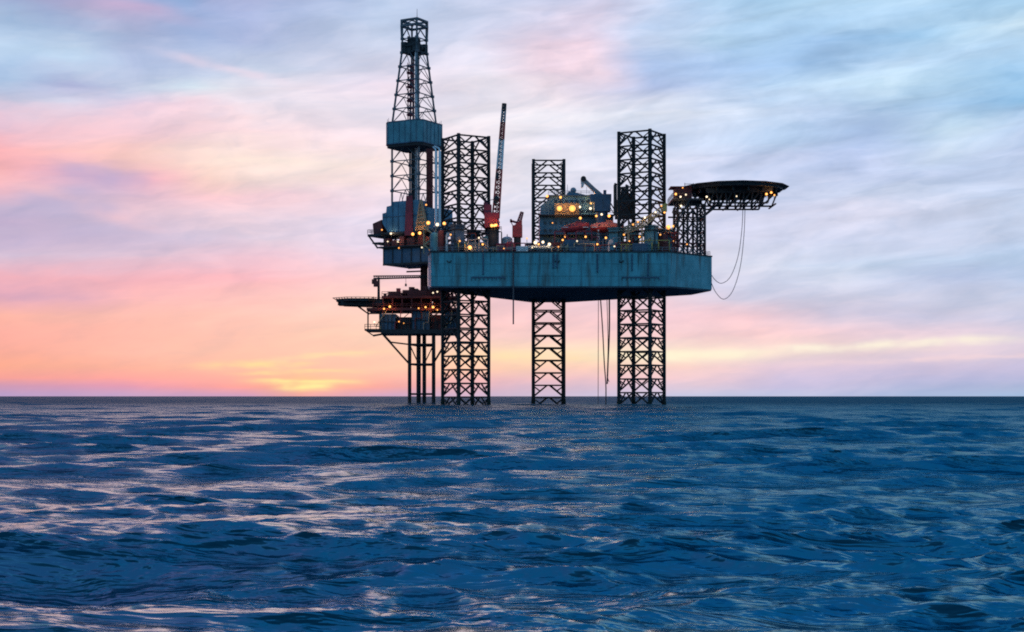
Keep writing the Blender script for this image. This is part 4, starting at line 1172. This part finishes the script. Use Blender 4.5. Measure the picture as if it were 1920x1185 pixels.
# work boat-like cradle with lamps left of the quarters
wbt = thing('work_boat', tuple(zdeck(1013, 373.4)), 'grey open work boat in a cradle under a row of lamps on the near deck', 'boat')
cc = zdeck(1013, 373.4)
vs, fs = [], []
for i in range(13):
    s_ = -1 + 2 * i / 12
    wd = 1.0 * (1 - abs(s_) ** 3) ** .5 + .03
    sheer = .35 * s_ * s_
    for y, z in ((-wd, 1.5 + sheer), (-wd * .75, .85 + sheer * .5), (0, .55 + sheer * .6), (wd * .75, .85 + sheer * .5), (wd, 1.5 + sheer), (wd * .8, 1.45 + sheer), (0, 1.0 + sheer * .6), (-wd * .8, 1.45 + sheer)):
        vs.append(cc + V(s_ * 3.0, y, z))
for i in range(12):
    for j in range(8): fs.append((i * 8 + j, (i + 1) * 8 + j, (i + 1) * 8 + (j + 1) % 8, i * 8 + (j + 1) % 8))
MB().add(vs, fs, True).build('hull', GREY, wbt)
cd = MB()
for s_ in (-1.7, 1.7):
    cd.bar(cc + V(s_, -1, 0), cc + V(s_, -1, 1.2), .22); cd.bar(cc + V(s_, 1, 0), cc + V(s_, 1, 1.2), .22); cd.bar(cc + V(s_, -1, .45), cc + V(s_, 1, .45), .22)
cd.build('cradle', DARK, wbt)
lr = MB(); lr.bar(P(998, 461, 373), P(1034, 461, 373), .2); lr.bar(P(998, 461, 373), zdeck(998, 373), .2); lr.bar(P(1034, 461, 373), zdeck(1034, 373), .2); lr.build('lamp_rail', DARK, wbt)
for px, py, r_, wt in ((1004, 455, .5, 1), (1018, 454, .42, 1), (1030, 458, .5, 1), (1010, 458, .3, 0), (988, 447, .3, 0), (998, 464, .3, 1)):
    lamp(wbt, P(px, py, 372.6), r_, bool(wt))

def reel(px, Y, r_, mat, label):
    c = zdeck(px, Y); o = thing('winch', tuple(c), label, 'winch')
    d = MB(); d.cyl(c + V(-.8, 0, r_ + .2), c + V(.8, 0, r_ + .2), r_ * .6, n=14); d.build('drum', WIRE, o)
    for s_ in (-.8, .8):
        d = MB(); d.cyl(c + V(s_ - .1, 0, r_ + .2), c + V(s_ + .1, 0, r_ + .2), r_, n=18); d.build('flange', mat, o)
    d = MB(); d.box(c + V(0, 0, .15), (2.2, 1.6, .3)); d.bar(c + V(-1, 0, .2), c + V(-1, 0, r_ + .3), .2); d.bar(c + V(1, 0, .2), c + V(1, 0, r_ + .3), .2); d.build('frame', DARK, o)
reel(866, 372.8, 1.2, YELLOW, 'yellow flanged winch in front of the left leg')
reel(1160, 373.0, 1.1, MAROON, 'maroon flanged winch right of the lifeboats')
reel(1058, 373.2, 1.0, TAN, 'tan flanged winch below the crew quarters')
reel(1228, 373.2, 1.2, YELLOW, 'yellow flanged winch in front of the right leg')

def vent(px, Y, h, mat, label):
    c = zdeck(px, Y); o = thing('ventilator', tuple(c), label, 'vent')
    MB().path([c, c + V(0, 0, h), c + V(.15, -.2, h + .35), c + V(.3, -.55, h + .4)], .28, 8).build('duct', mat, o)
    MB().cyl(c + V(.3, -.5, h + .45), c + V(.38, -1.0, h + .25), .35, .6, 10).build('cowl', mat, o)
vent(856, 373, 3.0, GREY, 'grey cowl ventilator in front of the left leg')
vent(908, 375, 3.4, TEAL, 'teal cowl ventilator between the left leg and the tall crane')
vent(1142, 374, 2.4, WHITE, 'white cowl ventilator under the pink and orange lifeboat')
vent(1216, 374, 2.8, TAN, 'tan cowl ventilator at the foot of the burner boom')
vent(838, 373, 4.0, WHITE, 'tall pale ventilator at the left hull corner')

def pipes(px, Y, n, L, mat, label, rz=0):
    c = zdeck(px, Y); o = thing('pipe_rack', tuple(c), label, 'pipe rack')
    f_ = MB()
    for s_ in (-.35, .35):
        f_.bar(c + V(L * s_, -1.2, .2), c + V(L * s_, 1.2, .2), .25); f_.bar(c + V(L * s_, -1.2, 0), c + V(L * s_, -1.2, 2.0), .16); f_.bar(c + V(L * s_, 1.2, 0), c + V(L * s_, 1.2, 2.0), .16)
    f_.build('rack', DARK, o)
    for i in range(n):
        q = c + V(random.uniform(-.3, .3), -.9 + (i % 4) * .6, .55 + (i // 4) * .42)
        MB().cyl(q - V(L / 2, 0, 0), q + V(L / 2, 0, 0), .2, n=8).build('pipe', mat, o)
pipes(1126, 377.5, 8, 6.5, GREY, 'rack of grey pipes on deck under the pink and orange lifeboat')
pipes(985, 378.5, 8, 6.0, BROWN, 'rack of brown pipes behind the small white container')
pipes(1186, 377, 8, 5, TAN, 'rack of tan pipes at the foot of the right leg')
pipes(866, 375.6, 8, 6.5, BROWN, 'rack of brown pipes behind the yellow winch at the left leg')

# stair towers and mast lights to break the deck line
def stair(px, Y, h, W_, mat, label):
    c = zdeck(px, Y); o = thing('stair_tower', tuple(c), label, 'stairs')
    f_ = MB()
    for sx in (-W_ / 2, W_ / 2):
        for sy in (-.7, .7): f_.bar(c + V(sx, sy, 0), c + V(sx, sy, h), .16)
    f_.build('frame', mat, o)
    n = int(h / 2)
    for k in range(n):
        s_ = 1 if k % 2 else -1
        a, b_ = c + V(-s_ * W_ / 2, 0, k * h / n), c + V(s_ * W_ / 2, 0, (k + 1) * h / n)
        m_ = MB(); m_.bar(a + V(0, -.5, 0), b_ + V(0, -.5, 0), .12, .3); m_.bar(a + V(0, .5, 0), b_ + V(0, .5, 0), .12, .3)
        for i in range(7):
            q = a.lerp(b_, (i + .5) / 7); m_.box(q, (.3, 1.0, .06))
        m_.bar(a + V(0, -.55, 1), b_ + V(0, -.55, 1), .07)
        m_.build('flight', mat, o)
stair(806, 376, 6.5, 3.0, TAN, 'tan stair tower at the left corner of the hull below the derrick')
stair(1256, 381, 6.0, 2.6, BROWN, 'brown stair tower between the right leg and the helideck tower')

# pipework and cable runs over the deck
def pipework(px0, px1, Y, za, zb, mat, r_, seed):
    rr = random.Random(seed); m_ = MB()
    z = rr.uniform(za, zb); p = V(P(px0, 0, Y).x, Y, ZD + .06); xe = P(px1, 0, Y).x
    pts = [p, p + V(0, 0, z)]
    while pts[-1].x < xe:
        q = pts[-1] + V(rr.uniform(.7, 2.4), 0, 0); pts.append(q)
        if rr.random() < .55:
            z2 = rr.uniform(za, zb); pts.append(V(q.x, Y, ZD + z2))
        if rr.random() < .5:
            m_.cyl(V(q.x, Y, ZD + .06), V(q.x, Y, pts[-1].z), r_ * .9, n=6); m_.box((q.x, Y, ZD + rr.uniform(.6, 1.6)), (r_ * 4, r_ * 4, r_ * 3.4))
    pts.append(V(pts[-1].x, Y, ZD + .06))
    m_.path(pts, r_, 6)
    m_.build('pipework', mat, rig)
for i, (a, b_, Y, za, zb, mt, r_) in enumerate((
    (836, 905, 372.2, .8, 3.4, GREY, .12), (840, 900, 374.8, 2.2, 5.2, BROWN, .16), (905, 960, 372.4, .6, 2.6, TAN, .11), (930, 1000, 377.5, 1.4, 4.2, MAROON, .14),
    (985, 1050, 375.4, 1.0, 3.4, BROWN, .15), (1035, 1100, 372.2, .7, 2.6, TAN, .11), (1040, 1110, 379.5, 3.0, 6.2, MAROON, .17), (1095, 1175, 372.4, .8, 3.2, BROWN, .13),
    (1100, 1180, 380.5, 3.2, 6.5, DARK, .18), (1120, 1200, 375.4, 1.2, 4.4, GREY, .12), (1165, 1250, 372.0, .8, 3.0, YELLOW, .11), (1175, 1245, 375.2, 2.0, 5.0, BROWN, .16),
    (1245, 1262, 378.6, 1.2, 5.4, MAROON, .14), (1262, 1312, 381.2, .8, 4.0, BROWN, .14), (1150, 1230, 378.8, 3.0, 6.4, TAN, .13))):
    pipework(a, b_, Y, za, zb, mt, r_, 40 + i)
for i, (px, py, Y, r_, wt) in enumerate(((862, 452, 371.8, .3, 0), (898, 446, 371.8, .26, 1), (905, 458, 371.8, .3, 0), (945, 466, 372, .26, 0), (1047, 463, 371.8, .3, 0), (1082, 452, 372.5, .26, 1),
    (1098, 444, 372.5, .3, 0), (1120, 458, 371.8, .3, 0), (1136, 446, 372.5, .34, 0), (1152, 462, 371.8, .26, 1), (1170, 440, 372.5, .34, 0), (1180, 452, 371.8, .28, 0), (1199, 444, 371.6, .3, 0), (1238, 440, 371.8, .3, 0), (1262, 452, 379, .3, 0), (1288, 458, 380, .22, 0), (845, 440, 371.4, .28, 0))):
    lamp(rig, P(px, py, Y), r_, bool(wt))

# lines hanging below the hull
Yd = 396
rope('hanging_hose', [P(962.5, 474, 370.4), P(962.5, 540, 370.4), P(962.5, 608, 370.4)], .2, 'single hose hanging down the near face of the hull left of the middle leg', HOSE, 'hose', smooth=False)
rope('hanging_line', [P(1122, 562, 398), P(1121.5, 743, 398), P(1121.5, 758, 398)], .09, 'thin line dropping to the sea, leftmost of four between the middle and right legs', HOSE, 'rope', smooth=False)
rope('hanging_line', [P(1126, 561, 399), P(1130, 620, 399), P(1133, 680, 399), P(1136, 722, 399), P(1136, 758, 399)], .17, 'thick dark line slanting right as it drops to the sea beside the thin line', HOSE, 'rope')
rope('hanging_line', [P(1142.5, 560, 400), P(1142.5, 620, 400), P(1140, 680, 400), P(1138.5, 720, 400)], .22, 'thickest hanging line, rightmost of four left of the right leg', HOSE, 'rope')
rope('hanging_line', [P(1138, 560, 400.5), P(1140, 640, 400.5), P(1139, 700, 400.5), P(1142, 716, 400.5)], .1, 'thin line hanging close against the thickest one left of the right leg', HOSE, 'rope')
